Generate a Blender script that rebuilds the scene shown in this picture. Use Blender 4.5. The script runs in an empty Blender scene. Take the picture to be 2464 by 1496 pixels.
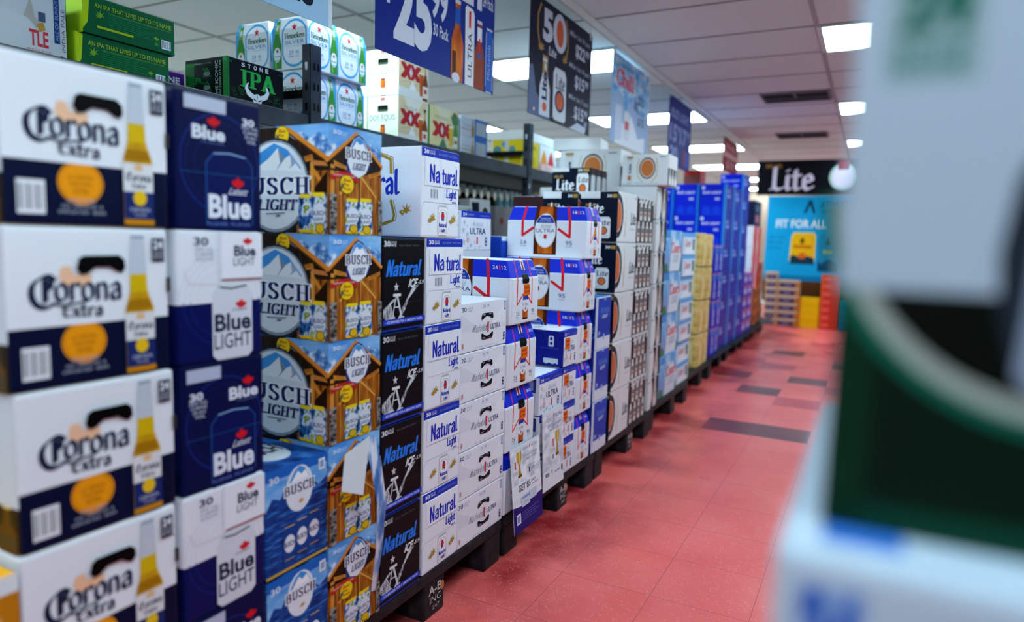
import bpy, bmesh, math, random
from mathutils import Matrix, Vector
from mathutils.geometry import tessellate_polygon
random.seed(7)
S = bpy.context.scene
COL = S.collection

# ------------------------------------------------------------------ camera
cam = bpy.data.objects.new('camera', bpy.data.cameras.new('camera'))
COL.objects.link(cam)
yaw, pitch, roll = 0.477657, 0.105909, -0.028229
f_ = Vector((-math.sin(yaw)*math.cos(pitch), math.cos(yaw)*math.cos(pitch), -math.sin(pitch)))
r_ = Vector((math.cos(yaw), math.sin(yaw), 0))
d_ = f_.cross(r_)
r2 = math.cos(roll)*r_ + math.sin(roll)*d_
d2 = -math.sin(roll)*r_ + math.cos(roll)*d_
M = Matrix.Identity(4)
for i in range(3):
    M[i][0], M[i][1], M[i][2] = r2[i], -d2[i], -f_[i]
M[0][3], M[1][3], M[2][3] = 0, 0, 1.13
cam.matrix_world = M
cam.data.sensor_width = 36
cam.data.lens = 1658/2464*36
cam.data.clip_start = 0.02
cam.data.dof.use_dof = True
cam.data.dof.focus_distance = 2.2
cam.data.dof.aperture_fstop = 1.4
cam.data.dof.aperture_blades = 0
S.camera = cam

# ------------------------------------------------------------------ world, view
wd = bpy.data.worlds.new('world'); S.world = wd; wd.use_nodes = True
wd.node_tree.nodes['Background'].inputs[0].default_value = (0.5, 0.55, 0.65, 1)
wd.node_tree.nodes['Background'].inputs[1].default_value = 0.05
S.view_settings.view_transform = 'Standard'
S.view_settings.look = 'None'
S.view_settings.gamma = 1
S.view_settings.exposure = 0.0
S.cycles.use_denoising = True
S.cycles.max_bounces = 8
S.cycles.sample_clamp_indirect = 6
LIGHT = 17.8                      # strength of the ceiling troffers

# ------------------------------------------------------------------ materials
def lin(c):
    return tuple((v/12.92 if v <= .04045 else ((v+.055)/1.055)**2.4) for v in c)
def rgb(h):
    h = h.lstrip('#'); return lin(tuple(int(h[i:i+2], 16)/255 for i in (0, 2, 4)))
_m = {}
def mat(col, rough=.4, metal=0., spec=.07, emit=0., name=None):
    k = (col, rough, metal, spec, emit)
    if k in _m: return _m[k]
    m = bpy.data.materials.new(name or 'print_'+col.lstrip('#')); m.use_nodes = True
    b = m.node_tree.nodes['Principled BSDF']; c = rgb(col)
    b.inputs['Base Color'].default_value = (*c, 1)
    b.inputs['Roughness'].default_value = rough
    b.inputs['Metallic'].default_value = metal
    b.inputs['Specular IOR Level'].default_value = spec
    if emit:
        b.inputs['Emission Color'].default_value = (*c, 1); b.inputs['Emission Strength'].default_value = emit
    _m[k] = m; return m
def nodes(name, rough=.5):
    m = bpy.data.materials.new(name); m.use_nodes = True
    nt = m.node_tree; b = nt.nodes['Principled BSDF']; b.inputs['Roughness'].default_value = rough; b.inputs['Specular IOR Level'].default_value = .1
    tc = nt.nodes.new('ShaderNodeTexCoord')
    return m, nt, b, tc
def ramp(nt, src, stops):
    r = nt.nodes.new('ShaderNodeValToRGB'); e = r.color_ramp.elements
    while len(e) < len(stops): e.new(.5)
    for i, (p, c) in enumerate(stops): e[i].position = p; e[i].color = (*rgb(c), 1)
    nt.links.new(src, r.inputs[0]); return r.outputs[0]
def mapping(nt, tc, scale, out='Object'):
    mp = nt.nodes.new('ShaderNodeMapping'); mp.inputs['Scale'].default_value = scale
    nt.links.new(tc.outputs[out], mp.inputs[0]); return mp.outputs[0]
def noise_mat(name, stops, scale, rough=.45, detail=3, sc=5., out='Object'):
    m, nt, b, tc = nodes(name, rough)
    n = nt.nodes.new('ShaderNodeTexNoise'); n.inputs['Scale'].default_value = sc; n.inputs['Detail'].default_value = detail
    nt.links.new(mapping(nt, tc, scale, out), n.inputs[0])
    nt.links.new(ramp(nt, n.outputs[0], stops), b.inputs['Base Color'])
    _m[name] = m; return m
WOOD = noise_mat('printed_wood', [(.3, '#5c2c0a'), (.5, '#a65c16'), (.7, '#cc8430')], (60, 60, 5), sc=2)
DARKWOOD = noise_mat('printed_dark_wood', [(.3, '#0f0804'), (.6, '#2a1608'), (.8, '#43240c')], (50, 50, 5), sc=2)
WATER = noise_mat('printed_water', [(.3, '#06205c'), (.52, '#0f4494'), (.72, '#3f86d4')], (12, 12, 60), sc=2)
STONEM = noise_mat('printed_stone', [(.35, '#1a1a1c'), (.5, '#6f6a68'), (.7, '#a29c98')], (50, 50, 90), sc=1.2, detail=1)
MOUNT = noise_mat('printed_mountain', [(.38, '#2f64ac'), (.5, '#5f94d0'), (.62, '#dbe9f7')], (30, 30, 30), sc=1.6)
SKY = noise_mat('printed_sky', [(.35, '#3f8fe0'), (.65, '#8cc4f2')], (6, 6, 14), sc=1.5)
AMBER = noise_mat('printed_amber', [(.3, '#9c3a08'), (.5, '#c25a0c'), (.7, '#dc7c1c')], (12, 12, 4), sc=1.6, detail=1)
CANART = noise_mat('printed_lake_can', [(.35, '#0d2038'), (.45, '#2c6cb4'), (.55, '#e8eef4'), (.62, '#3a7f3c'), (.7, '#d9c23c')], (40, 40, 30), sc=1.4)
EAGLE = noise_mat('printed_feathers', [(.4, '#7a7d84'), (.55, '#d8dbe0')], (90, 90, 40), sc=1.6)
PALE = noise_mat('printed_pale_stadium', [(.35, '#b9c2d4'), (.6, '#eef1f6')], (10, 10, 16), sc=1.5)
COORSK = noise_mat('printed_cold_sky', [(.3, '#3f93da'), (.5, '#8fbfe6'), (.68, '#dbe6f2')], (5, 5, 9), sc=1.6)
BEERGOLD = noise_mat('printed_golden_beer', [(.3, '#a8780a'), (.5, '#c8960f'), (.7, '#dcb022')], (10, 10, 5), sc=1.6, detail=1)
GOLDBAG = noise_mat('printed_gold', [(.3, '#b8923c'), (.5, '#e2c273'), (.7, '#f2dc9c')], (8, 8, 12), sc=1.5)
noise_mat('printed_streaks', [(.35, '#3f74c0'), (.5, '#7fa8dc'), (.62, '#dfe8f4')], (30, 30, 6), sc=2)
def C(c):
    if not isinstance(c, str): return c
    return _m[c] if c in _m else mat(c)

# ------------------------------------------------------------------ 2D shapes: lists of polygons
_tx = {}
def glyphs(s, bold=0.):
    """flat outline polygons of a line of type, scaled into the unit square"""
    k = (s, bold)
    if k in _tx: return _tx[k]
    cu = bpy.data.curves.new('type', 'FONT'); cu.body = s; cu.offset = bold; cu.resolution_u = 3
    o = bpy.data.objects.new('type', cu); me = o.to_mesh()
    V = [(v.co.x, v.co.y) for v in me.vertices]; P = [[V[i] for i in p.vertices] for p in me.polygons]
    o.to_mesh_clear(); bpy.data.objects.remove(o); bpy.data.curves.remove(cu)
    if V:
        x0, x1 = min(v[0] for v in V), max(v[0] for v in V); y0, y1 = min(v[1] for v in V), max(v[1] for v in V)
        P = [[((x-x0)/max(x1-x0, 1e-6), (y-y0)/max(y1-y0, 1e-6)) for x, y in p] for p in P]
    _tx[k] = P; return P
def hull(pts):
    pts = sorted(set(pts))
    def half(ps):
        h = []
        for p in ps:
            while len(h) > 1 and (h[-1][0]-h[-2][0])*(p[1]-h[-2][1])-(h[-1][1]-h[-2][1])*(p[0]-h[-2][0]) <= 0: h.pop()
            h.append(p)
        return h
    a, b = half(pts), half(pts[::-1]); return a[:-1]+b[:-1]
def smooth(p, n=4):
    out = []
    for i in range(len(p)-1):
        a, b, c, d = p[max(i-1, 0)], p[i], p[i+1], p[min(i+2, len(p)-1)]
        for k in range(n):
            t = k/n
            out.append(tuple(.5*(2*b[j]+(c[j]-a[j])*t+(2*a[j]-5*b[j]+4*c[j]-d[j])*t*t+(3*b[j]-a[j]-3*c[j]+d[j])*t**3) for j in (0, 1)))
    return out+[p[-1]]
# letter skeletons drawn with a broad nib: advance width; strokes (leading ~ means a smooth curve)
PEN = {
 'Q': (.72, '~.66,.86 .5,1 .3,.96 .08,.74 .04,.4 .16,.1 .4,.0 .64,.1', '.4,.9 .4,.2', '.56,.86 .54,.6'),
 'C': (.62, '~.56,.82 .44,.98 .26,.97 .1,.76 .08,.46 .14,.14 .3,.02 .46,.04 .57,.2', '.57,.96 .57,.76'),
 'c': (.42, '~.38,.52 .28,.63 .14,.56 .08,.3 .14,.06 .28,.0 .4,.1',),
 'o': (.5, '~.25,.64 .08,.5 .08,.14 .25,.0 .42,.14 .42,.5 .25,.64'),
 'r': (.4, '.09,.62 .09,.0', '~.09,.46 .2,.6 .3,.63 .38,.54'),
 'n': (.52, '.09,.62 .09,.0', '~.09,.48 .22,.62 .36,.6 .42,.46', '.42,.5 .42,.0'),
 'a': (.5, '~.1,.5 .2,.63 .34,.6 .4,.46', '.4,.5 .4,.0', '~.4,.36 .22,.36 .08,.22 .12,.03 .26,.02 .4,.14'),
 'E': (.56, '~.52,.86 .36,.97 .14,.86 .1,.5 .14,.12 .34,.0 .54,.12', '.12,.52 .42,.56'),
 'x': (.46, '.06,.62 .4,.0', '.4,.62 .06,.0'),
 't': (.38, '~.15,.86 .15,.12 .24,.0 .36,.06', '.02,.62 .34,.62'),
 'L': (.56, '.18,1 .16,.1', '~.04,.02 .16,.08 .34,.0 .54,.08'),
 'i': (.24, '~.1,.63 .1,.1 .18,.0 .24,.04', '.1,.84 .12,.86'),
 'e': (.48, '~.1,.34 .38,.38 .36,.55 .24,.64 .09,.5 .09,.14 .24,.0 .42,.1'),
 'N': (.64, '.12,.0 .12,1', '.12,1 .52,.0', '.52,.0 .52,1'),
 'u': (.52, '~.09,.62 .09,.14 .2,.0 .34,.06 .42,.18', '.42,.64 .42,.0'),
 'l': (.24, '~.1,1 .1,.1 .18,.0 .24,.04'),
 'g': (.5, '~.25,.63 .08,.5 .08,.16 .25,.03 .42,.16 .42,.5 .25,.63', '~.42,.64 .42,-.1 .3,-.3 .1,-.24'),
 'h': (.52, '.09,1 .09,.0', '~.09,.46 .22,.62 .36,.6 .42,.46', '.42,.5 .42,.0'),
 'k': (.5, '.09,1 .09,.0', '.4,.62 .12,.28', '.18,.36 .44,.0'),
 'B': (.62, '.14,1 .14,.0', '~.14,.98 .4,.98 .5,.8 .4,.56 .14,.54', '~.14,.54 .44,.52 .56,.28 .44,.03 .14,.02'),
 'U': (.66, '~.12,1 .12,.3 .22,.03 .42,.03 .54,.3 .54,1', '.02,.98 .24,.98', '.44,.98 .64,.98'),
 'S': (.54, '~.46,.8 .36,.97 .16,.96 .08,.76 .2,.56 .38,.44 .47,.24 .36,.03 .16,.02 .06,.2'),
 'H': (.68, '.14,1 .14,.0', '.54,1 .54,.0', '.14,.5 .54,.5', '.04,.98 .24,.98', '.44,.98 .64,.98', '.04,.02 .24,.02', '.44,.02 .64,.02'),
 'I': (.34, '.17,1 .17,.0', '.06,.98 .28,.98', '.06,.02 .28,.02'),
 'G': (.64, '~.56,.8 .44,.97 .24,.97 .08,.74 .08,.3 .22,.02 .44,.02 .56,.2', '.56,.4 .56,.04', '.42,.42 .62,.42'),
 'T': (.58, '.29,1 .29,.0', '.04,.97 .54,.97', '.18,.02 .4,.02', '.04,.97 .05,.8', '.54,.97 .53,.8'),
 'P': (.58, '.14,1 .14,.0', '~.14,.97 .42,.97 .52,.74 .42,.5 .14,.48', '.04,.02 .26,.02', '.03,.98 .2,.98'),
 'A': (.66, '.08,.0 .32,1', '.32,1 .58,.0', '.18,.34 .48,.34', '.0,.02 .18,.02', '.48,.02 .66,.02'),
 's': (.4, '~.34,.54 .24,.64 .1,.56 .12,.42 .3,.3 .34,.12 .2,.0 .06,.08'),
 'M': (.8, '~.04,.1 .14,.5 .22,1', '~.22,1 .24,.4 .26,.05', '~.26,.05 .42,.7 .5,1', '~.5,1 .5,.4 .58,.02 .7,.1'),
 'b': (.46, '~.1,1 .1,.12 .22,.0 .38,.14 .36,.44 .22,.56 .1,.44'),
}
_pn = {}
def penline(s, nw=.15, nt=.05, ang=35, gap=.05):
    k = (s, nw, nt, ang, gap)
    if k in _pn: return _pn[k]
    a = math.radians(ang); ca, sa = math.cos(a), math.sin(a)
    nib = [(x*ca-y*sa, x*sa+y*ca) for x, y in ((-nw/2, -nt/2), (nw/2, -nt/2), (nw/2, nt/2), (-nw/2, nt/2))]
    P = []; x0 = 0
    for ch in s:
        if ch == ' ': x0 += .3; continue
        g = PEN[ch]
        for st in g[1:]:
            pts = [tuple(float(v) for v in q.split(',')) for q in st.lstrip('~').split()]
            if st[0] == '~': pts = smooth(pts)
            for p, q in zip(pts, pts[1:]):
                P.append(hull([(x0+p[0]+n[0], p[1]+n[1]) for n in nib]+[(x0+q[0]+n[0], q[1]+n[1]) for n in nib]))
        x0 += g[0]+gap
    xs = [v[0] for p in P for v in p]; ys = [v[1] for p in P for v in p]
    a0, a1, b0, b1 = min(xs), max(xs), min(ys), max(ys)
    P = [[((x-a0)/(a1-a0), (y-b0)/(b1-b0)) for x, y in p] for p in P]
    _pn[k] = P; return P
def circ(n=28, a0=0, a1=360):
    return [(math.cos(math.radians(a0+(a1-a0)*i/n)), math.sin(math.radians(a0+(a1-a0)*i/n))) for i in range(n if a1-a0 == 360 else n+1)]
LEAF = [(0, 1), (.18, .62), (.4, .74), (.34, .3), (.62, .5), (.7, .34), (1, .38), (.86, .06), (1, -.08), (.5, -.42), (.54, -.6), (.08, -.52), (.06, -1)]
LEAF = LEAF+[(-x, y) for x, y in LEAF[::-1]]
STAR = [((1 if i % 2 == 0 else .42)*math.sin(i*math.pi/5), (1 if i % 2 == 0 else .42)*math.cos(i*math.pi/5)) for i in range(10)]
SPRIG = [(-1, -.9), (-.35, -.55), (-.9, -.1), (-.3, -.2), (-.6, .6), (-.08, .12), (.2, 1), (.28, .15), (.9, .6), (.5, -.02), (1, -.3), (.4, -.35), (.2, -.75), (-.2, -.6)]

# ------------------------------------------------------------------ printed cartons
def obj(name, me, parent=None, loc=None, rot=None):
    o = bpy.data.objects.new(name, me); COL.objects.link(o)
    if parent is not None: o.parent = parent
    if loc: o.location = loc
    if rot is not None: o.rotation_euler = (0, 0, rot)
    return o
def tag(o, label, cat, group=None, kind=None):
    o['label'] = label; o['category'] = cat
    if group: o['group'] = group
    if kind: o['kind'] = kind
    return o
class Mesh:
    def __init__(s): s.v = []; s.f = []; s.m = []; s.mats = []
    def mi(s, m):
        m = C(m)
        if m not in s.mats: s.mats.append(m)
        return s.mats.index(m)
    def add(s, vs, fs, m):
        b = len(s.v); s.v += [tuple(v) for v in vs]; i = s.mi(m)
        for f in fs: s.f.append([b+k for k in f]); s.m.append(i)
    def box(s, x0, y0, z0, x1, y1, z1, m):
        s.add([(x, y, z) for x in (x0, x1) for y in (y0, y1) for z in (z0, z1)],
              [(0, 1, 3, 2), (4, 6, 7, 5), (0, 4, 5, 1), (2, 3, 7, 6), (0, 2, 6, 4), (1, 5, 7, 3)], m)
    def rbox(s, x0, y0, z0, x1, y1, z1, m, r=.006):
        bm = bmesh.new(); bmesh.ops.create_cube(bm, size=1)
        for v in bm.verts:
            v.co = ((x0+x1)/2+v.co.x*(x1-x0), (y0+y1)/2+v.co.y*(y1-y0), (z0+z1)/2+v.co.z*(z1-z0))
        bmesh.ops.bevel(bm, geom=bm.edges[:], offset=r, segments=2, affect='EDGES', profile=.5)
        bm.verts.index_update()
        s.add([v.co[:] for v in bm.verts], [[v.index for v in f.verts] for f in bm.faces], m); bm.free()
    def lathe(s, prof, m, c=(0, 0, 0), n=16):
        vs = [(c[0]+r*math.cos(2*math.pi*k/n), c[1]+r*math.sin(2*math.pi*k/n), c[2]+z) for r, z in prof for k in range(n)]
        fs = [(i*n+k, i*n+(k+1) % n, (i+1)*n+(k+1) % n, (i+1)*n+k) for i in range(len(prof)-1) for k in range(n)]
        fs += [list(range(n))[::-1], [(len(prof)-1)*n+k for k in range(n)]]
        s.add(vs, fs, m)
    def build(s, name):
        me = bpy.data.meshes.new(name); me.from_pydata(s.v, [], s.f)
        for m in s.mats: me.materials.append(m)
        me.polygons.foreach_set('material_index', s.m); me.update(); return me

class Print:
    """2D printing on a face: all coordinates are fractions of the face's width and height"""
    def __init__(s, mesh, W, H, fmap, clip=None):
        s.M, s.W, s.H, s.fm, s.off, s.clip = mesh, W, H, fmap, .0002, clip
    def polys(s, P, m, st=4e-6):
        e = s.off; s.off += max(4e-5, st*len(P)+1e-5)
        i = s.M.mi(m)
        for p in P:
            e += st
            parts = [p]
            if s.clip:
                parts = []
                for sgn in (1, -1):
                    q = []; h = s.clip
                    for a, b in zip(p, p[1:]+p[:1]):
                        da, db = sgn*(a[1]-h), sgn*(b[1]-h)
                        if da >= 0: q.append(a)
                        if da*db < 0:
                            t = da/(da-db); q.append((a[0]+(b[0]-a[0])*t, h))
                    if len(q) > 2: parts.append(q)
            for q in parts:
                ar = sum(a[0]*b[1]-b[0]*a[1] for a, b in zip(q, q[1:]+q[:1]))
                if abs(ar) < 1e-12: continue
                if ar < 0: q = q[::-1]
                base = len(s.M.v); s.M.v += [tuple(s.fm(u*s.W, v*s.H, e)) for u, v in q]
                if len(q) > 4:
                    for t in tessellate_polygon([[Vector((u, v, 0)) for u, v in q]]):
                        a, b, c = (q[k] for k in t)
                        if (b[0]-a[0])*(c[1]-a[1])-(b[1]-a[1])*(c[0]-a[0]) < 0: t = t[::-1]
                        s.M.f.append([base+k for k in t]); s.M.m.append(i)
                else:
                    s.M.f.append([base+k for k in range(len(q))]); s.M.m.append(i)
    def poly(s, pts, m): s.polys([list(pts)], m)
    def rect(s, u0, v0, u1, v1, m): s.polys([[(u0, v0), (u1, v0), (u1, v1), (u0, v1)]], m)
    def ell(s, cu, cv, ru, rv, m, n=28): s.polys([[(cu+ru*x, cv+rv*y) for x, y in circ(n)]], m)
    def disc(s, cu, cv, r, m, n=28): s.ell(cu, cv, r/s.W, r/s.H, m, n)          # r in metres
    def ring(s, cu, cv, ru, rv, t, m, a0=0, a1=360, n=32):
        c = circ(n, a0, a1); c = c+[c[0]] if a1-a0 == 360 else c; k = 1-t
        s.polys([[(cu+ru*a[0], cv+rv*a[1]), (cu+ru*b[0], cv+rv*b[1]), (cu+ru*k*b[0], cv+rv*k*b[1]), (cu+ru*k*a[0], cv+rv*k*a[1])] for a, b in zip(c, c[1:])], m)
    def shape(s, pts, cu, cv, ru, rv, m): s.poly([(cu+ru*x, cv+rv*y) for x, y in pts], m)
    def line(s, pts, w, m):
        P = []
        for a, b in zip(pts, pts[1:]):
            dx, dy = (b[0]-a[0])*s.W, (b[1]-a[1])*s.H; l = math.hypot(dx, dy) or 1
            nx, ny = -dy/l*w/2/s.W, dx/l*w/2/s.H; ex, ey = dx/l*w/2/s.W*.6, dy/l*w/2/s.H*.6
            P.append([(a[0]-nx-ex, a[1]-ny-ey), (b[0]-nx+ex, b[1]-ny+ey), (b[0]+nx+ex, b[1]+ny+ey), (a[0]+nx-ex, a[1]+ny-ey)])
        s.polys(P, m)
    def _fit(s, P, u0, v0, u1, v1, m, shear, rise, st=4e-6):
        s.polys([[(u0+x*(u1-u0)+shear*y, v0+y*(v1-v0)+rise*x) for x, y in p] for p in P], m, st)
    def txt(s, t, u0, v0, u1, v1, m, bold=.01, shear=0., rise=0.): s._fit(glyphs(t, bold), u0, v0, u1, v1, m, shear, rise, 0)
    def pen(s, t, u0, v0, u1, v1, m, nw=.15, nt=.05, ang=35, shear=0., rise=0., gap=.05): s._fit(penline(t, nw, nt, ang, gap), u0, v0, u1, v1, m, shear, rise)
    def vtxt(s, t, u0, v0, u1, v1, m, bold=.01):                                    # reads upwards
        s.polys([[(u1-y*(u1-u0), v0+x*(v1-v0)) for x, y in p] for p in glyphs(t, bold)], m, 0)
    def bars(s, u0, v0, u1, v1, m='#23252b', bg='#e9edf3', n=9):
        s.rect(u0, v0, u1, v1, bg); w = (u1-u0)/(n*2+1); k = .12*(v1-v0)
        s.polys([[(u0+w*(2*i+1), v0+k), (u0+w*(2*i+1+(.6 if i % 3 else 1.2)), v0+k), (u0+w*(2*i+1+(.6 if i % 3 else 1.2)), v1-k), (u0+w*(2*i+1), v1-k)] for i in range(n)], m)
    def can(s, u0, v0, u1, v1, m, rim='#c3c7cf'):
        w, h = u1-u0, v1-v0
        s.poly([(u0+.12*w, v0), (u1-.12*w, v0), (u1, v0+.07*h), (u1, v1-.12*h), (u1-.13*w, v1), (u0+.13*w, v1), (u0, v1-.12*h), (u0, v0+.07*h)], m)
        s.rect(u0+.12*w, v1-.03*h, u1-.12*w, v1, rim); s.rect(u0+.12*w, v0, u1-.12*w, v0+.02*h, rim)
    def bottle(s, u0, v0, u1, v1, glass, label=None, foil=None, cap='#d8c05c', neck=.34):
        w, h = u1-u0, v1-v0; c = (u0+u1)/2; k = w*neck/2
        s.poly([(u0+.04*w, v0), (u1-.04*w, v0), (u1, v0+.03*h), (u1, v0+.48*h), (c+k*1.25, v0+.66*h), (c+k, v1), (c-k, v1), (c-k*1.25, v0+.66*h), (u0, v0+.48*h), (u0, v0+.03*h)], glass)
        if foil: s.rect(c-k*1.15, v0+.7*h, c+k*1.15, v0+.9*h, foil)
        s.rect(c-k*1.2, v1-.05*h, c+k*1.2, v1, cap)
        if label: s.rect(u0, v0+.08*h, u1, v0+.4*h, label)

KINDS = {}
class Carton:
    """a cardboard carton: x=0 is the face on the aisle, y runs along the aisle, -x into the stack"""
    def __init__(s, kind, w, d, h, cols, taper=None, bevel=.004, rough=None):
        s.kind, s.w, s.d, s.h, s.M, s.parts = kind, w, d, h, Mesh(), []
        s.tp = taper
        bm = bmesh.new(); bmesh.ops.create_cube(bm, size=1)
        for v in bm.verts: v.co = ((v.co.x-.5)*d, (v.co.y+.5)*w, (v.co.z+.5)*h)
        bmesh.ops.bevel(bm, geom=bm.edges[:], offset=bevel, segments=2, affect='EDGES', profile=.6)
        zs = set()
        if taper: zs.add(taper[0]*h)
        for c in cols.values():
            if isinstance(c, list): zs |= {z*h for z, _ in c}
        for z in sorted(zs):
            if bevel < z < h-bevel: bmesh.ops.bisect_plane(bm, geom=bm.verts[:]+bm.edges[:]+bm.faces[:], plane_co=(0, 0, z), plane_no=(0, 0, 1))
        bm.verts.index_update(); bm.normal_update()
        groups = {}
        for f in bm.faces:
            n = f.normal; c = f.calc_center_median()
            a = max((n.x, 'front'), (-n.x, 'back'), (n.y, 'right'), (-n.y, 'left'), (n.z, 'top'), (-n.z, 'bottom'))[1]
            col = cols.get(a, cols['all'])
            if isinstance(col, list):
                cc = col[0][1]
                for z, k in col:
                    if c.z >= z*h: cc = k
                col = cc
            groups.setdefault(col, []).append([v.index for v in f.verts])
        V = [s.warp(v.co) for v in bm.verts]; bm.free()
        base = len(s.M.v); s.M.v += V
        for col, fs in groups.items():
            i = s.M.mi(col)
            for f in fs: s.M.f.append([base+k for k in f]); s.M.m.append(i)
        cl = taper[0] if taper else None
        W_ = s.warp
        s.front = Print(s.M, w, h, lambda u, v, e: W_((e, u, v)), cl)
        s.left = Print(s.M, d, h, lambda u, v, e: W_((u-d, -e, v)), cl)
        s.right = Print(s.M, d, h, lambda u, v, e: W_((-u, w+e, v)), cl)
        s.top = Print(s.M, w, d, lambda u, v, e: W_((-v, u, h+e)))
        KINDS[kind] = s
    def warp(s, p):
        x, y, z = p
        if s.tp:
            t = max(0., (z/s.h-s.tp[0])/(1-s.tp[0]))
            k = 1-2*s.tp[2]*t/s.w; y = s.w/2+(y-s.w/2)*k
            x = -s.d/2+(x+s.d/2)*(1-2*s.tp[1]*t/s.d)
        return (x, y, z)
    def part(s, name, face='front'):
        """a child part with a face of its own to print on, standing just proud of the same face"""
        m = Mesh(); src = getattr(s, face); p = Print(m, src.W, src.H, lambda u, v, e, o=src.off: src.fm(u, v, e+o), src.clip)
        s.parts.append([name, m, None, None]); return p
    def slab(s, name, u0, v0, u1, v1, t, colr, face='front', label=None):
        """a child part with thickness (sticker, flap, strip) on a face; returns a Print for its front"""
        m = Mesh(); src = getattr(s, face); c = [(u0, v0), (u1, v0), (u1, v1), (u0, v1)]
        vs = [src.fm(u*src.W, v*src.H, e) for e in (.0002, t+src.off) for u, v in c]; o = src.off
        m.add(vs, [(3, 2, 1, 0), (4, 5, 6, 7), (0, 1, 5, 4), (1, 2, 6, 5), (2, 3, 7, 6), (3, 0, 4, 7)], colr)
        s.parts.append([name, m, None, label])
        return Print(m, src.W*(u1-u0), src.H*(v1-v0), lambda u, v, e: src.fm(u+u0*src.W, v+v0*src.H, e+t+o), None)
    def finish(s):
        s.me = s.M.build(s.kind)
        for p in s.parts: p[2] = p[1].build(p[0])
        return s
def jit(a): return random.uniform(-a, a)
ORD = ['topmost', 'second down', 'third down', 'fourth down', 'fifth down', 'sixth down', 'seventh down', 'eighth down']
def place(kind, x, y, z, label, group=None, rot=0., j=.002, skip=(), name='beer_carton', cat='carton'):
    k = KINDS[kind]
    o = obj(name, k.me, None, (x+jit(j), y+jit(j), z), rot+jit(.006)*(j > 0))
    tag(o, label, cat, group)
    for n, m, me, lab in k.parts:
        if n in skip: continue
        c = obj(n, me, o)
        if lab: c['label'] = lab
    return o
def stack(kinds, x, y, z, desc, where, group, dz=None, n=None, j=.002, skip=()):
    """kinds from the bottom up; returns the height reached"""
    if isinstance(kinds, str): kinds = [kinds]*n
    N = len(kinds)
    for i, k in enumerate(kinds):
        t = ORD[N-1-i] if i else 'lowest'
        de = desc[i] if isinstance(desc, (list, tuple)) else desc
        place(k, x, y, z, f'{de}, {t} {where}', k.replace('_', ' ')+'s, '+group, j=j, skip=skip); z += (dz or KINDS[k].h)
    return z

# ------------------------------------------------------------------ carton designs
WH, NV = '#e6eaf1', '#0d1537'
HOLE = '#050506'
def corona():
    k = Carton('pale_bottle_case', .257, .36, .244, {'all': [(0, '#0a1130'), (.385, WH)], 'left': [(0, '#241a0c'), (.3, '#c3cbd6')], 'top': WH, 'bottom': '#b9a98a'}, bevel=.007)
    f = k.front
    f.ell(.425, .27, .135, .135, '#f29a12'); f.ring(.425, .27, .125, .125, .05, '#c2730c')
    f.txt('LA CERVEZA', .35, .29, .5, .315, '#9a5a0c', 0); f.txt('MAS FINA', .36, .25, .49, .275, '#9a5a0c', 0); f.txt('EXTRA', .38, .2, .47, .235, '#9a5a0c', 0)
    f.rect(.28, .385, .57, .42, WH)
    f.bars(.07, .07, .22, .27)
    for i, (a, b) in enumerate(((.34, .51), (.31, .55), (.29, .57))): f.txt('CERVEZA  IMPORTED  BEER'[i*4:i*4+16], a, .15-.036*i, b, .17-.036*i, '#aab3c8', 0)
    f.rect(.30, .64, .36, .75, '#f0c09c'); f.rect(.33, .63, .48, .70, '#f0c09c'); f.ell(.33, .7, .04, .055, '#f0c09c')
    f.pen('Q', .115, .49, .28, .71, '#1c2440', .17, .06, 35); f.pen('orona', .255, .53, .665, .66, '#2a324c', .17, .05, 35, rise=-.01)
    f.pen('Extra', .3, .435, .54, .53, NV, .17, .05, 35, rise=-.01)
    f.line([(.24, .53), (.3, .51), (.44, .53)], .003, NV)
    # bottle printed beside the lettering
    f.poly([(.735, .95), (.825, .95), (.838, .68), (.722, .68)], '#c2cad6'); f.rect(.735, .93, .825, .952, '#98a2b2')
    f.poly([(.724, .69), (.836, .69), (.84, .58), (.855, .53), (.875, .48), (.885, .43), (.885, .02), (.685, .02), (.685, .43), (.695, .48), (.71, .53), (.72, .58)], BEERGOLD); f.poly([(.715, .52), (.85, .52), (.875, .45), (.69, .45)], '#a5720e')
    f.poly([(.728, .69), (.832, .69), (.835, .57), (.725, .57)], '#d8b40e')
    f.rect(.685, .24, .885, .43, '#dfe0e2'); f.pen('Qorona', .7, .31, .87, .37, '#22304e', .17, .05, 35); f.pen('Extra', .74, .265, .83, .3, '#22304e', .17, .05)
    f.ell(.785, .405, .03, .022, '#e2b98a')
    f.rect(.685, .06, .885, .24, '#1b2a66'); f.ell(.79, .2, .045, .05, '#e9bf1e'); f.txt('CERVEZA', .72, .11, .86, .135, '#c3cbe0', 0); f.txt('Corona', .75, .08, .83, .1, '#c3cbe0', 0)
    f.rect(.685, .02, .885, .055, '#c98412')
    f.rect(.875, .775, .965, .935, '#1a2340'); f.txt('24', .885, .86, .955, .92, WH, .03); f.txt('12 FL OZ', .885, .825, .955, .845, WH, 0); f.txt('BOTTLES', .885, .795, .955, .815, WH, 0)
    k.left.bottle(.84, .0, .98, .3, '#5a3a10', '#4a3a20'); k.left.bottle(.64, .0, .8, .3, '#5a3a10', '#4a3a20')
    h = k.part('handle_hole')
    pts = [(.385, .735), (.40, .80), (.43, .82), (.65, .82), (.685, .79), (.69, .735), (.665, .705), (.64, .71), (.59, .745), (.5, .745), (.45, .705), (.41, .70)]
    h.poly(pts, HOLE)
    k.slab('side_notch', .985, .56, 1.004, .66, .0005, '#3a3434')
    return k.finish()
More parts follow.
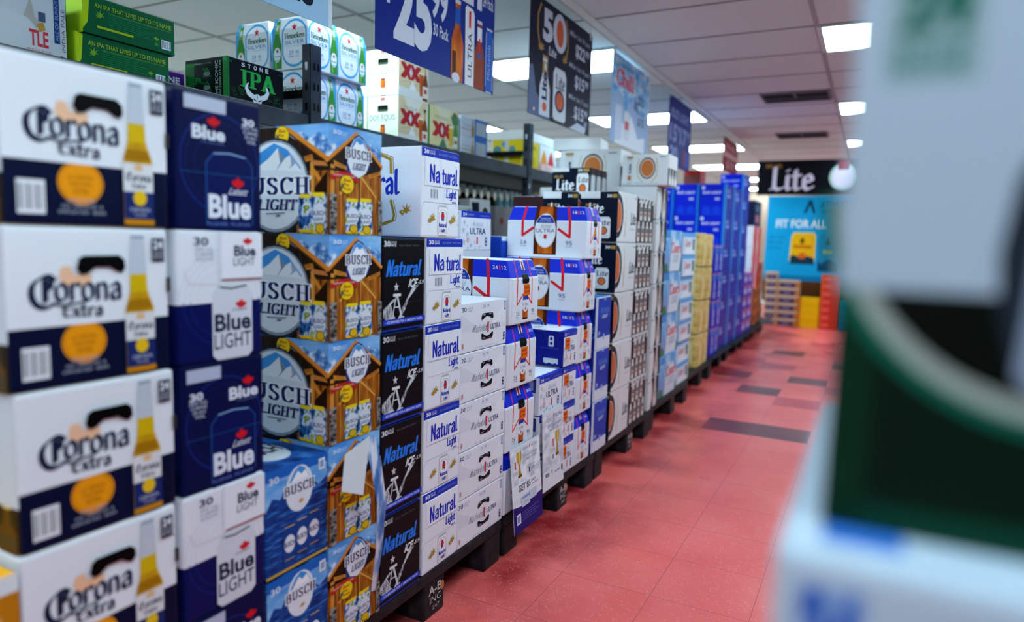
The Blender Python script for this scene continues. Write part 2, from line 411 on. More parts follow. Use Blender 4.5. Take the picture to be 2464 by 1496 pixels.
def blue(variant):
    k = Carton('navy_can_pack'+variant, .19, .36, .244, {'all': '#0a1240'}, bevel=.006)
    f = k.front
    f.ring(.5, .5, .46, .37, .03, '#16287e'); f.ring(.5, .5, .4, .31, .02, '#131f66')
    f.ring(.5, .5, .3, .24, .015, '#131f66')
    # can drawn in darker and lighter blue
    f.poly([(.33, 0), (.88, 0), (.88, .5), (.8, .57), (.41, .57), (.33, .5)], '#0b1650'); f.line([(.33, .05), (.33, .5), (.41, .57)], .0022, '#1d4f9a'); f.line([(.88, .05), (.88, .5), (.8, .57)], .0018, '#1d4f9a')
    f.line([(.42, .572), (.6, .585), (.79, .568)], .003, '#7ba0cc'); f.line([(.05, .42), (.95, .42)], .0012, '#1b4f8c')
    f.txt('Blue', .35, .09, .86, .27, '#dfe5f2', .035); f.txt('Labatt', .58, .275, .8, .33, '#dfe5f2', .0, .04)
    f.shape(LEAF, .7, .365, .075, .05, '#d81a20'); f.txt('PILSENER  PILSENER', .33, .035, .85, .06, '#5d79b8', 0)
    lx = .18 if variant == '' else .55
    f.txt('Blue', lx, .665, lx+.37, .765, '#dfe5f2', .035); f.shape(LEAF, lx+.24, .8, .075, .045, '#d81a20'); f.txt('PILSENER', lx+.1, .64, lx+.36, .652, '#5d79b8', 0)
    nx = .76 if variant == '' else .09
    f.txt('30', nx, .815 if variant == '' else .72, nx+.15, .87 if variant == '' else .78, '#dfe5f2', .03)
    b = .79 if variant == '' else .69
    for i, t in enumerate(('355 mL', 'CANS', '5% ALC', 'VOL')): f.txt(t, nx-.01+.02*i, b-.036*i, nx+.2-.01*i, b+.026-.036*i, '#c5cde2', .01)
    if variant == '':
        k.slab('tape_strip', .1, .87, .56, .97, .0008, '#b9c2d6', label='pale strip of tape')
    else: f.rect(.06, .86, .45, .96, '#b4bdd4')
    k.left.rect(.3, .2, .97, .8, '#101d5a')
    return k.finish()
def bluelight():
    k = Carton('white_navy_can_pack', .19, .36, .244, {'all': [(0, '#0b1452'), (.45, '#e3e6ef')], 'top': '#e3e6ef'}, bevel=.007)
    f = k.front
    for r in (.5, .44, .38, .3): f.ring(.5, .47, r*.98, r*.76, .012, '#cdd2e2', 0, 180)
    for r in (.46, .38): f.ring(.5, .47, r*.98, r*.76, .016, '#142a86', 180, 360)
    f.txt('30', .18, .885, .34, .945, '#4a5068', .02)
    for i, t in enumerate(('355 mL', 'CANS', '4% ALC/VOL')): f.txt(t, .19, .845-.036*i, .4, .87-.036*i, '#9298ac', 0)
    f.txt('Blue', .63, .8, .9, .88, '#19213f', .03); f.txt('LIGHT', .62, .73, .89, .79, '#19213f', .0); f.shape(LEAF, .8, .915, .06, .035, '#d2242c')
    f.line([(.45, .99), (.45, .6), (.48, .42)], .0008, '#b9bed0'); f.line([(.06, .7), (.12, .6), (.48, .585)], .0008, '#bda9b4')
    f.can(.37, .0, .86, .58, '#d5d9e4'); f.line([(.47, .565), (.6, .55), (.78, .57)], .003, '#20283e')
    f.txt('Blue', .395, .22, .84, .36, '#19213f', .03); f.txt('LIGHT', .39, .085, .84, .205, '#19213f', .005); f.shape(LEAF, .72, .425, .07, .045, '#d2242c'); f.txt('Labatt', .6, .375, .78, .4, '#59607a', 0, .03)
    s = k.slab('carry_flap', .48, .62, .99, .985, .0015, '#e6e9f2'); s.rect(0, 0, 1, .03, '#9c5d66')  # reddish strip paints the shadow along the flap's lower edge
    s.txt('Blue', .3, .5, .83, .73, '#19213f', .03); s.txt('LIGHT', .28, .3, .81, .47, '#19213f', .0); s.shape(LEAF, .63, .82, .12, .1, '#d2242c')
    return k.finish()
def buschcan(f, u0, v0, u1, v1, logo=True):
    f.can(u0, v0, u1, v1, CANART, '#f2d21c'); h = v1-v0; w = u1-u0
    f.rect(u0+.1*w, v1-.1*h, u1-.1*w, v1-.02*h, '#f2d21c'); f.rect(u0+.1*w, v0+.01*h, u1-.1*w, v0+.08*h, '#e8c514')
    if logo:
        f.ell((u0+u1)/2+.05*w, v0+.5*h, .42*w, .25*h, '#d7dfea'); f.txt('BUSCH', u0+.1*w, v0+.45*h, u1-.02*w, v0+.56*h, '#1c2f6b', .02); f.txt('LIGHT', u0+.25*w, v0+.32*h, u1-.15*w, v0+.4*h, '#1c2f6b', .02)
        f.ell(u0+.6*w, v0+.14*h, .3*w, .13*h, '#151515'); f.ell(u0+.6*w, v0+.14*h, .26*w, .11*h, '#e0b41c')
def bps(f, cu, cv, ru, rv):
    f.ell(cu, cv, ru*1.06, rv*1.06, '#5a4208'); f.ell(cu, cv, ru, rv, '#f3cb16')
    for i, t in enumerate(('Bass', 'Pro', 'Shops')): f.txt(t, cu-ru*.55, cv+rv*(.3-.5*i), cu+ru*(.55 if i != 1 else .25), cv+rv*(.68-.5*i), '#a8201c', .02, ru*.12)
    f.shape(SPRIG, cu-ru*.75, cv-rv*.15, ru*.4, rv*.6, '#5a6248')
def barn():
    k = Carton('barn_print_can_pack', .186, .38, .243, {'all': '#3a2410', 'top': '#5aa2e0', 'front': DARKWOOD, 'left': DARKWOOD, 'right': '#a9c4e0'}, bevel=.004)  # unseen right side made pale to bounce light onto neighbouring packs
    f = k.front
    f.poly([(0, .66), (.5, .95), (1, .66), (1, 1), (0, 1)], SKY)
    f.poly([(.66, .84), (.76, .9), (.84, .84), (.9, .87), (1, .82), (1, .66)], MOUNT); f.poly([(0, .66), (0, .8), (.08, .84), (.2, .77)], MOUNT)
    f.poly([(0, 0), (1, 0), (1, .6), (0, .6)], WOOD)
    f.rect(.555, 0, .575, .6, '#4a240a'); f.rect(.1, 0, .12, .6, '#3c1d09'); f.line([(.59, .57), (.9, .38)], .008, '#e6a548'); f.line([(.6, .575), (.97, .345)], .002, '#3c1d09'); f.line([(.5, .57), (.2, .38)], .007, '#e6a548')
    f.rect(.03, .0, .1, .64, '#d88d34'); f.rect(.575, .0, .59, .6, '#e39c42'); f.rect(.93, 0, .97, .6, '#8a4812')
    f.rect(0, .585, 1, .605, '#2c1608')
    f.line([(0, .68), (.5, .955)], .011, '#d98628'); f.line([(.5, .955), (1, .68)], .011, '#d98628'); f.line([(0, .66), (.5, .935)], .003, '#54290c'); f.line([(.5, .935), (1, .66)], .003, '#54290c')
    f.poly([(.08, .68), (.3, .64), (.36, .6), (.1, .63)], '#d48a30'); f.poly([(.72, .59), (.98, .64), (.98, .6), (.74, .55)], '#c47a28'); f.txt('LIMITED', .13, .64, .28, .665, '#54290c', 0, 0, -.03); f.txt('EDITION', .78, .575, .94, .6, '#54290c', 0, 0, .03)
    f.poly([(.3, .66), (.34, .56), (.45, .54), (.55, .545), (.74, .63), (.78, .72), (.74, .83), (.62, .93), (.54, .955), (.46, .93), (.36, .82)][::1], '#233a78')
    f.poly([(.33, .68), (.4, .58), (.54, .545), (.68, .6), (.75, .7), (.74, .8), (.64, .9), (.54, .94), (.45, .9), (.36, .8)], '#e3e9f2')
    f.poly([(.38, .8), (.46, .9), (.54, .935), (.63, .9), (.71, .8)], '#3f93de'); f.poly([(.4, .8), (.5, .89), (.56, .86), (.62, .88), (.7, .8)], '#f3f6fa')
    f.pen('BUSCH', .29, .712, .795, .818, '#f4f6fa', .34, .2, 0, gap=.14); f.pen('BUSCH', .305, .72, .78, .81, '#17245e', .17, .06, 0, gap=.14); f.pen('LIGHT', .41, .62, .66, .685, '#2b3d78', .15, .06, 0, .02)
    f.poly([(.02, .545), (.04, .5), (.2, .54), (.34, .54), (.52, .49), (.5, .54), (.36, .585), (.2, .585)], '#c21f26'); f.txt('CELEBRATING OUTDOORS', .06, .54, .46, .557, '#f2d6d0', 0)
    bps(f, .31, .47, .125, .085)
    buschcan(f, .28, .01, .54, .345); buschcan(f, .53, .0, .8, .355)
    f.rect(0, 0, .12, .37, STONEM); f.rect(.92, 0, 1, .34, STONEM)
    f.txt('30', .05, .915, .2, .955, '#dce9f8', .02); f.txt('12 FL OZ', .21, .935, .32, .952, '#dce9f8', 0); f.txt('CANS', .21, .915, .29, .93, '#dce9f8', 0)
    g = k.left
    g.poly([(.58, 1), (.98, .68), (1, .66), (1, 1)], SKY); g.poly([(.7, .9), (.78, .95), (.86, .88), (.93, .93), (1, .85), (1, .67), (.97, .69)], MOUNT)
    g.rect(.75, 0, 1, .58, WOOD); g.rect(.86, .0, .885, .66, '#e39c42'); g.rect(.93, 0, .945, .6, '#3a1c09'); g.line([(.885, .58), (.97, .44)], .01, '#d98628'); g.poly([(.89, .42), (.99, .58), (.99, .3), (.9, .3)], '#241208')
    g.line([(.68, .965), (.99, .68)], .013, '#d98628'); g.line([(.66, .955), (.97, .67)], .004, '#5a2b0c')
    g.poly([(.73, .69), (.875, .73), (.885, .68), (.76, .64)], '#c47a28'); g.txt('EDITION', .77, .675, .86, .7, '#4a240a', 0, 0, .02); g.poly([(.86, .68), (.97, .66), (1, .62), (.88, .63)], '#c97d3c')
    g.poly([(.4, .8), (.55, .82), (.76, .74), (.78, .69), (.56, .77), (.4, .75)], '#c21f26'); bps(g, .635, .915, .055, .082)
    g.disc(.57, .435, .112, '#1f2530'); g.disc(.57, .44, .106, '#8d97a4'); g.disc(.57, .445, .1, '#dfe6ee')
    g.poly([(.33, .6), (.42, .74), (.57, .845), (.68, .78), (.79, .6)], '#3f93de'); g.poly([(.4, .6), (.52, .7), (.6, .8), (.66, .7), (.7, .73), (.79, .58)], '#eef2f7'); g.poly([(.6, .8), (.62, .66), (.58, .58), (.66, .7)], '#7d8fae'); g.poly([(.7, .73), (.71, .64), (.69, .6), (.745, .65)], '#9db0cc')
    g.pen('BUSCH', .26, .35, .87, .535, '#f4f6fa', .34, .2, 0, gap=.14); g.pen('BUSCH', .27, .36, .86, .525, '#17245e', .17, .06, 0, gap=.14); g.pen('LIGHT', .42, .215, .755, .32, '#17245e', .17, .06, 0, .012)
    g.line([(.5, .18), (.66, .19)], .002, '#6b7484'); g.shape(SPRIG, .6, .165, .03, .02, '#6b7484')
    buschcan(g, .77, .01, .88, .365, False); buschcan(g, .87, .0, .985, .38); g.rect(.985, 0, 1, .38, STONEM)
    return k.finish()
def lakebusch():
    k = Carton('blue_lake_can_pack', .184, .38, .236, {'all': WATER}, bevel=.004)
    f = k.front
    f.poly([(0, .6), (1, .52), (1, 1), (0, 1)], SKY); f.poly([(0, .62), (.1, .74), (.22, .7), (.32, .82), (.45, .74), (.7, .8), (.85, .7), (1, .76), (1, .5), (0, .55)], WATER); f.rect(0, .9, 1, 1, '#1a62bd')
    f.ell(.53, .74, .22, .22, '#e2e8f1'); f.poly([(.36, .82), (.45, .92), (.53, .955), (.62, .92), (.7, .82)], '#3f93de'); f.poly([(.4, .82), (.5, .91), (.56, .87), (.63, .9), (.69, .82)], '#f2f5f9')
    f.pen('BUSCH', .28, .695, .79, .805, '#f4f6fa', .34, .2, 0, gap=.14); f.pen('BUSCH', .295, .705, .775, .795, '#17245e', .17, .06, 0, gap=.14); f.shape(SPRIG, .55, .62, .06, .03, '#c9a24a')
    f.txt('30', .05, .87, .2, .93, '#dce9f8', .02); f.txt('12 FL OZ CANS', .22, .88, .4, .9, '#dce9f8', 0)
    f.rect(0, 0, 1, .055, '#caa238'); f.rect(0, .025, 1, .055, '#123f86')
    for i, u in enumerate((.26, .46, .66)):
        f.can(u, .1+.02*i, u+.2, .42+.02*i, '#12408e', '#d8b43a'); f.ell(u+.1, .25+.02*i, .085, .085, '#dfe6f0'); f.txt('BUSCH', u+.02, .225+.02*i, u+.18, .275+.02*i, '#17245e', .03)
    f.rect(.84, .84, .95, .95, '#e4e9f1'); f.rect(.86, .86, .93, .93, '#8fa4c4')
    t = k.top; t.ell(.5, .3, .3, .2, '#e2e8f1'); t.txt('BUSCH', .22, .24, .78, .38, '#1b2138', .04)
    return k.finish()
def goldleaf(f, cu, cv, ru, rv): f.shape(SPRIG, cu, cv, ru, rv, '#b08a2c'); f.ell(cu-ru*.9, cv-rv*.5, ru*.25, rv*.25, '#b08a2c'); f.ell(cu-ru*.6, cv-rv*.8, ru*.22, rv*.22, '#b08a2c')
def nattycan(f, u0, v0, u1, v1):
    w, h = u1-u0, v1-v0; c = (u0+u1)/2
    f.can(u0, v0, u1, v1, '#c9ced9'); f.can(u0+.04*w, v0+.01*h, u1-.04*w, v1-.04*h, '#f0f2f7', '#aab0bd'); f.line([(u0+.12*w, v0+.1*h), (u0+.12*w, v1-.28*h), (u0+.3*w, v1-.16*h), (u1-.3*w, v1-.16*h), (u1-.12*w, v1-.28*h), (u1-.12*w, v0+.1*h), (u0+.12*w, v0+.1*h)], .0012, '#b08a2c')
    f.rect(c-.12*w, v0+.52*h, c+.12*w, v1-.22*h, '#2237a8'); f.ell(c, v0+.64*h, .17*w, .11*h, '#c9222b'); f.poly([(c-.14*w, v0+.56*h), (c-.1*w, v0+.46*h), (c, v0+.53*h), (c+.1*w, v0+.46*h), (c+.14*w, v0+.56*h)], '#2237a8')
    f.pen('Natural', u0+.1*w, v0+.28*h, u1-.1*w, v0+.43*h, '#1c2fae', .2, .08, 20); f.pen('Light', u0+.3*w, v0+.1*h, u1-.25*w, v0+.25*h, '#1c2fae', .2, .08, 20)
def natty(variant):
    k = Carton('white_blue_can_pack'+variant, .19, .38, .2425, {'all': '#e9edf6', 'front': [(0, '#e9edf6'), (.895, '#1c33ae')]}, bevel=.006)
    f = k.front; cb = '#1a2fb4'
    f.txt('30', .06, .925, .18, .972, '#eef1f8', .03); f.txt('12 FL OZ', .2, .952, .33, .97, '#eef1f8', 0); f.txt('CANS', .2, .927, .33, .947, '#eef1f8', .01); f.txt('355 ml FOR BEST TASTE 75-00-01', .42, .93, .92, .957, '#7f9be8', 0)
    split = variant == '_split'
    s = .555 if split else .6
    s_ = k.slab('front_flap', .07, .575, .985, .885, .0012, '#edf0f8')
    s_.line([(.02, .98), (.0, .35), (.08, .02), (1, .0)], .0008, '#a9aec0')
    if split:
        s_.pen('Na', .13, .12, .42, .8, cb, .17, .08, 25); s_.pen('tural', .47, .1, .95, .76, cb, .17, .08, 25); s_.line([(.44, 1), (.44, 0)], .0009, '#b4b9c8')
        f.bars(.22, .43, .42, .555, '#4d5160', '#dfe3ec', 7)
    else: s_.pen('Natural', .12, .1, .94, .78, cb, .17, .08, 25)
    f.line([(.58, .575), (.58, .4)], .0007, '#b9bdcc')
    f.pen('Light', .63, .43, .92, .565, cb, .17, .08, 25); f.txt('BEER', .8, .405, .92, .425, cb, .01)
    f.line([(.0, .1), (.0, .3), (.07, .395), (1, .395)], .0008, '#b09aa6')
    nattycan(f, .42, .02, .68, .375); goldleaf(f, .27, .225, .09, .06); goldleaf(f, .83, .225, .09, .06)
    g = k.left; go = '#a98628'
    for dx, w in ((0, .008), (.022, .0025)):
        g.line([(.28-dx, .5), (.28-dx, .82+dx), (.5, .93+dx*1.2), (.63, .92+dx), (.73+dx, .86+dx), (.735+dx, .62)], w, go); g.line([(.735+dx, .4), (.765+dx, .24), (.755+dx, .18), (.58, .1-dx), (.4, .1-dx), (.28-dx, .2)], w, go)
    g.rect(.3, .45, .815, .7, '#e9edf6')
    g.pen('Natural', .3, .46, .815, .76, cb, .17, .08, 25); g.pen('Light', .42, .24, .655, .45, cb, .17, .08, 25); g.txt('BEER', .56, .21, .645, .24, cb, .01); goldleaf(g, .87, .31, .05, .07)
    return k.finish()
def ice():
    k = Carton('black_can_pack', .182, .38, .2405, {'all': '#101116', 'front': [(0, '#1a3fb4'), (.025, '#101116')], 'top': '#15307e'}, bevel=.005)
    f = k.front; cb = '#2c7ce8'
    f.txt('30', .02, .905, .16, .965, '#dfe3ea', .03); f.txt('12 FL OZ', .17, .94, .3, .962, '#dfe3ea', .01); f.txt('PACK', .17, .908, .3, .935, '#dfe3ea', .02); f.txt('355 ml  BALMZ  27-00-15', .36, .91, .84, .93, '#62666e', 0)
    f.pen('Natural', .06, .585, .88, .77, cb, .19, .09, 15, .06, 0, .07); f.txt('ICE', .58, .46, .78, .555, '#e8ebf1', .04, .05); f.txt('-5.9-', .82, .49, .99, .535, '#d5d9e0', .02, .02)
    f.shape(STAR, .3, .475, .06, .05, '#d9dce2')
    for i in range(8): f.line([(.1+.022*i, .12+.004*i), (.015+.02*i, .17+.018*i), (.02+.028*i, .24+.014*i), (.08+.03*i, .27+.01*i)], .0036, EAGLE)
    for i in range(11): f.line([(.4+.006*i, .15+.01*i), (.5+.012*i, .23+.016*i), (.55+.014*i, .32+.014*i), (.68+.014*i, .4+.008*i)], .0042, EAGLE)
    for i in range(5): f.line([(.12+.03*i, .13-.006*i), (.26+.02*i, .11), (.42, .14+.02*i)], .003, EAGLE)
    f.line([(.21, .15), (.29, .39)], .0036, '#d3d6dc'); f.line([(.31, .39), (.42, .15)], .007, '#d3d6dc'); f.line([(.25, .26), (.37, .26)], .003, '#d3d6dc'); f.rect(.22, .375, .4, .405, '#e3e6ea'); f.rect(.17, .14, .27, .155, '#d3d6dc'); f.rect(.36, .14, .48, .155, '#d3d6dc')
    f.rect(0, .075, 1, .135, '#1c3fc4'); f.txt('- ICE BREWED FOR A SMOOTH TASTE -', .05, .09, .96, .118, '#e4e8f2', .01)
    f.line([(.5, .3), (.98, .31)], .0006, '#3c3f46')
    return k.finish()
def michelob(f, u0, v0, u1, v1, m): f.pen('Michelob', u0, v0, u1, v1, m, .035, .035, 30, (v1-v0)*.25, 0, -.06)
def ultra30():
    k = Carton('white_slim_can_case', .292, .38, .1535, {'all': '#e6e9f2', 'top': '#dfe3ee'}, bevel=.003)
    f = k.front
    f.txt('30', .015, .83, .11, .92, '#1b2d78', .01); f.txt('12 FL OZ', .14, .87, .25, .91, '#6b7cb0', 0); f.txt('CANS', .14, .82, .22, .855, '#6b7cb0', 0)
    f.txt('2.6', .455, .88, .51, .93, '#2a3f8c', 0); f.txt('95', .545, .88, .59, .93, '#2a3f8c', 0); f.line([(.528, .84), (.528, .94)], .0006, '#8d98bd'); f.txt('CARBS', .455, .85, .51, .865, '#8d98bd', 0); f.txt('CALS', .545, .85, .59, .865, '#8d98bd', 0)
    f.poly([(.01, .78), (.36, .46), (.01, .44)], '#dcdfea'); f.poly([(.62, .5), (.98, .96), (.98, .5)], '#eceff6')
    f.rect(.93, .76, .975, .95, '#5871b4'); f.rect(.935, .78, .97, .93, '#b9c6e2')
    michelob(f, .22, .38, .545, .54, '#26324e'); f.rect(.555, .36, .585, .56, '#d8343c'); f.poly([(.555, .36), (.57, .385), (.585, .36), (.585, .34), (.555, .34)], '#d8343c'); f.txt('ULTRA', .62, .39, .85, .5, '#1c2f6e', .0)
    f.rect(.925, .1, .958, .27, '#1c2f6e'); f.ell(.9415, .225, .009, .018, WH); f.ell(.9415, .15, .009, .018, WH)
    f.txt('OFFICIAL BEER SPONSOR OF TAILGATES', .3, .055, .72, .07, '#8d93a8', 0); f.rect(.03, .1, .055, .2, '#d88a92'); f.line([(0, .43), (1, .43)], .0005, '#c3c7d6')
    for v, sg, nm in ((.55, 1, 'upper_hand_hole'), (.4, -1, 'lower_hand_hole')):
        h = k.part('hand_hole')
        o = [(.42, v+sg*.08), (.43, v+sg*.175), (.455, v+sg*.2), (.645, v+sg*.2), (.67, v+sg*.175), (.68, v+sg*.08), (.655, v+sg*.065), (.61, v+sg*.115), (.55, v+sg*.14), (.49, v+sg*.115), (.445, v+sg*.065)]
        h.poly(o, '#0b0c12'); h.rect(.45, min(v+sg*.155, v+sg*.185), .5, max(v+sg*.155, v+sg*.185), '#8890a8'); h.rect(.58, min(v+sg*.16, v+sg*.2), .63, max(v+sg*.16, v+sg*.2), '#6b3350' if sg < 0 else '#7d88a8')
    return k.finish()
def ultrabottle(f, u0, v0, u1, v1, lab=True):
    """brown bottle with the white oval label"""
    w, h = u1-u0, v1-v0; c = (u0+u1)/2
    f.rect(u0, v0, u1, v1, '#4a1c0a'); f.rect(u0+.18*w, v0+.02*h, u1-.18*w, v1, AMBER); f.rect(u0, v0, u1, v0+.02*h, '#2c1006')
    f.ell(c, v0+.5*h, .47*w, .36*h, '#dfe3ec'); f.ell(c, v0+.5*h, .44*w, .335*h, '#eef0f5')
    f.poly([(c-.4*w, v0+.66*h), (c-.33*w, v0+.75*h), (c-.18*w, v0+.82*h), (c+.18*w, v0+.82*h), (c+.33*w, v0+.75*h), (c+.4*w, v0+.66*h)], '#1d3a9c')
    f.txt('SUPERIOR', c-.22*w, v0+.735*h, c+.22*w, v0+.765*h, '#c9d6f2', 0); f.txt('LIGHT BEER', c-.26*w, v0+.685*h, c+.26*w, v0+.712*h, '#c9d6f2', 0)
    michelob(f, c-.22*w, v0+.55*h, c+.24*w, v0+.64*h, '#4c556c'); f.txt('ULTRA', c-.41*w, v0+.46*h, c+.43*w, v0+.535*h, '#1b2c5e', 0)
    f.rect(c-.05*w, v0+.33*h, c+.07*w, v0+.42*h, '#c62430'); f.line([(c-.3*w, v0+.36*h), (c-.12*w, v0+.42*h)], .0008, '#8a93a8')
def ultra_bottles(kind, w, d, h, n, m, sticker):
    k = Carton(kind, w, d, h, {'all': [(0, '#e3e7f0'), (.73, '#1a31cc')], 'top': '#dfe4ee', 'bottom': '#e3e7f0'}, taper=(.7, .022, .012), bevel=.006)
    g = k.left
    g.line([(.2, 1), (.2, .43), (.335, .58)], .012, '#e0202e'); g.line([(.79, 1), (.79, .41), (.655, .56)], .012, '#e0202e')
    ultrabottle(g, .345, .06, .63, 1)
    for t, u in (('2.6', .175), ('95', .745)): g.txt(t, u, .26, u+.08, .335, '#2a3c70', .0); g.txt('CARBS' if u < .5 else 'CALS', u, .215, u+.08, .235, '#5c6a94', 0)
    g.txt(n, .84, .86, .895, .915, '#dfe6f8', .01); g.txt(m, .935, .86, .985, .915, '#dfe6f8', .01); g.poly([(.908, .85), (.922, .85), (.922, .9), (.917, .93), (.913, .93), (.908, .9)], '#e0305a')
    f = k.front
    for s in (0, 1):
        q = (lambda u: u) if not s else (lambda u: 1-u)
        f.line([(q(.25), 1), (q(.25), .73)], .006, '#e03070'); f.line([(q(.25), .73), (q(.24), .3), (q(.44), .46)], .006, '#d82a38')
    f.rect(.46, .84, .58, 1, '#dfe3ec'); f.rect(.49, .84, .55, .97, '#8e2a2c')
    f.rect(.42, .79, .62, .84, '#1426a0')
    f.poly([(.44, .08), (.62, .08), (.62, .44), (.565, .62), (.495, .62), (.44, .44)], AMBER); f.rect(.44, .06, .62, .09, '#3c1608'); f.ell(.53, .3, .105, .12, '#dfe4ee'); f.rect(.44, .37, .62, .43, '#1d3a9c'); f.txt('ULTRA', .445, .28, .615, .32, '#1b2c5e', 0); f.rect(.52, .21, .545, .255, '#c62430')
    f.txt('2.6', .22, .13, .33, .2, '#3c4a80', 0); f.txt('95', .75, .15, .85, .21, '#3c4a80', 0); f.rect(.22, .1, .33, .11, '#8a94b4'); f.rect(.75, .12, .85, .13, '#8a94b4')
    f.txt(n, .8, .83, .87, .875, '#dfe6f8', .01); f.txt(m, .89, .83, .96, .875, '#dfe6f8', .01); f.line([(.04, .73), (.08, .62), (.05, .02)], .0012, '#b9bfd0')
    h_ = k.part('carry_handle'); h_.polys([[(.41, .66), (.43, .63), (.62, .63), (.64, .66), (.64, .695), (.41, .695)], [(.43, .7), (.62, .7), (.64, .72), (.62, .77), (.43, .77), (.41, .72)]], '#07090c'); h_.rect(.41, .685, .64, .715, '#07090c')
    if sticker:
        s = k.slab('price_sticker', .46, .44, .67, .615, .0006, '#f56a14', label='bright orange price sticker')
        s.txt('SPECIAL', .1, .62, .9, .82, '#3c1a08', .02); s.txt('$ 21.49', .1, .2, .9, .45, '#3c1a08', .02)
    return k.finish()
def ultra24(kind, w, sticker, navy=False, h=.1475):
    k = Carton(kind, w, .3, h, {'all': '#e4e8f1', 'front': [(0, '#e6e9f2'), (.83, '#1b33b0')], 'left': '#141f8c' if navy else '#e4e8f1', 'top': '#e8ecf5'}, bevel=.003)
    f = k.front
    f.txt('24', .05, .87, .17, .95, '#e8ecf8', .02); f.txt('12 FL OZ CANS', .2, .89, .4, .93, '#b9c6ee', 0); f.txt('PLEASE RECYCLE', .6, .88, .93, .91, '#8ea4e4', 0)
    for u, v, r in ((.08, .7, .09), (.05, .5, .11), (.18, .4, .1), (.07, .2, .12), (.3, .12, .09), (.17, .62, .05), (.42, .2, .05), (.2, .05, .06), (.58, .07, .06), (.44, .05, .05)): f.shape(STAR, u+.02, v, r*.62, r, '#bcc3d2')
    michelob(f, .35, .61, .7, .74, '#8a93ac'); f.txt('ULTRA', .28, .41, .8, .57, '#1c2f78', .005); f.rect(.5, .15, .545, .34, '#e0303a'); f.rect(.79, .11, .86, .33, '#1c2f78'); f.ell(.825, .27, .02, .03, '#e6e9f2'); f.ell(.825, .17, .02, .03, '#e6e9f2')
    f.poly([(.17, .32), (.25, .32), (.25, .22), (.21, .16), (.17, .22)], '#e2a8ae'); f.line([(.02, .36), (.98, .36)], .0004, '#c3c8d6')
    g = k.left
    if navy: g.txt('ULTRA', .05, .42, .3, .55, '#dfe5f4', .0); g.can(.77, .55, .85, .85, '#e4e8f4', '#e4e8f4'); g.ell(.81, .77, .02, .05, '#141f8c'); g.ell(.81, .64, .02, .05, '#141f8c'); g.line([(.65, .5), (.92, .5)], .001, '#5c70c4'); g.poly([(.7, .22), (.92, .22), (.92, .06), (.88, .1), (.84, .06), (.79, .1), (.74, .06), (.7, .1)], '#dfe4ee')
    else: g.rect(.75, .6, .95, .95, '#2a4290'); g.rect(.79, .66, .91, .9, '#b9c4e2')
    k.top.rect(0, 0, 1, .07, '#1b33b0'); k.top.txt('ULTRA', .3, .45, .7, .55, '#1c2f78', .01)
    if sticker:
        s = k.slab('price_sticker', .1, .5, .42, .8, .0006, '#f56a14', label='bright orange price sticker'); s.txt('SPECIAL', .1, .6, .9, .82, '#3c1a08', .02); s.txt('$ 20.99', .1, .2, .9, .45, '#3c1a08', .02)
    return k.finish()
def michlight():
    k = Carton('deep_blue_can_pack', .2, .36, .24, {'all': '#132a92', 'front': '#d5dcea', 'top': '#3a7cc4'}, bevel=.004)
    f = k.front; f.rect(.13, .22, .985, .97, '#1d45b8'); f.rect(.13, .0, .985, .2, '#d9deec'); f.rect(.04, .02, .09, .98, '#c3ccdf')
    f.rect(.13, .3, .985, .6, '#183ba8'); michelob(f, .3, .68, .86, .8, '#7fb0ee'); f.txt('LIGHT', .42, .58, .76, .65, '#dfe8f8', .02); f.txt('30', .17, .28, .3, .34, '#c9d8f2', .02); f.txt('CANS', .17, .245, .3, .265, '#8fb0e8', 0); f.poly([(.5, .25), (.56, .29), (.62, .25), (.58, .15), (.52, .17)], '#aab4cc')
    f.rect(.5, .93, .62, .96, '#8fb0e8')
    k.left.rect(.5, .55, .6, .7, '#c62430'); michelob(k.left, .4, .2, .98, .45, '#5f9ae0')
    return k.finish()
def litecan(f, u0, v0, u1, v1):
    w, h = u1-u0, v1-v0; f.can(u0, v0, u1, v1, '#e3e4e6'); f.pen('Lite', u0+.1*w, v0+.6*h, u1-.02*w, v0+.86*h, '#141d36', .15, .05, 30)
    f.ell(u0+.5*w, v0+.36*h, .3*w, .19*h, '#141d36'); f.ell(u0+.5*w, v0+.36*h, .25*w, .155*h, '#d9743a'); f.line([(u0+.15*w, v0+.12*h), (u0+.4*w, v0+.1*h)], .002, '#b79a60'); f.line([(u0+.6*w, v0+.1*h), (u0+.85*w, v0+.12*h)], .002, '#b79a60')
def litefront(g):
    g.rect(0, .86, .52, 1, '#dfe2e4'); g.txt('30', .7, .88, .83, .94, '#e8eaee', .03); g.rect(.85, .875, .97, .945, '#b08a3c'); g.txt('MILLER', .12, .71, .4, .76, '#b08a3c', .02, .03); g.pen('Lite', .2, .56, .63, .78, '#eceef2', .17, .06, 30)
    litecan(g, .44, .07, .82, .5)
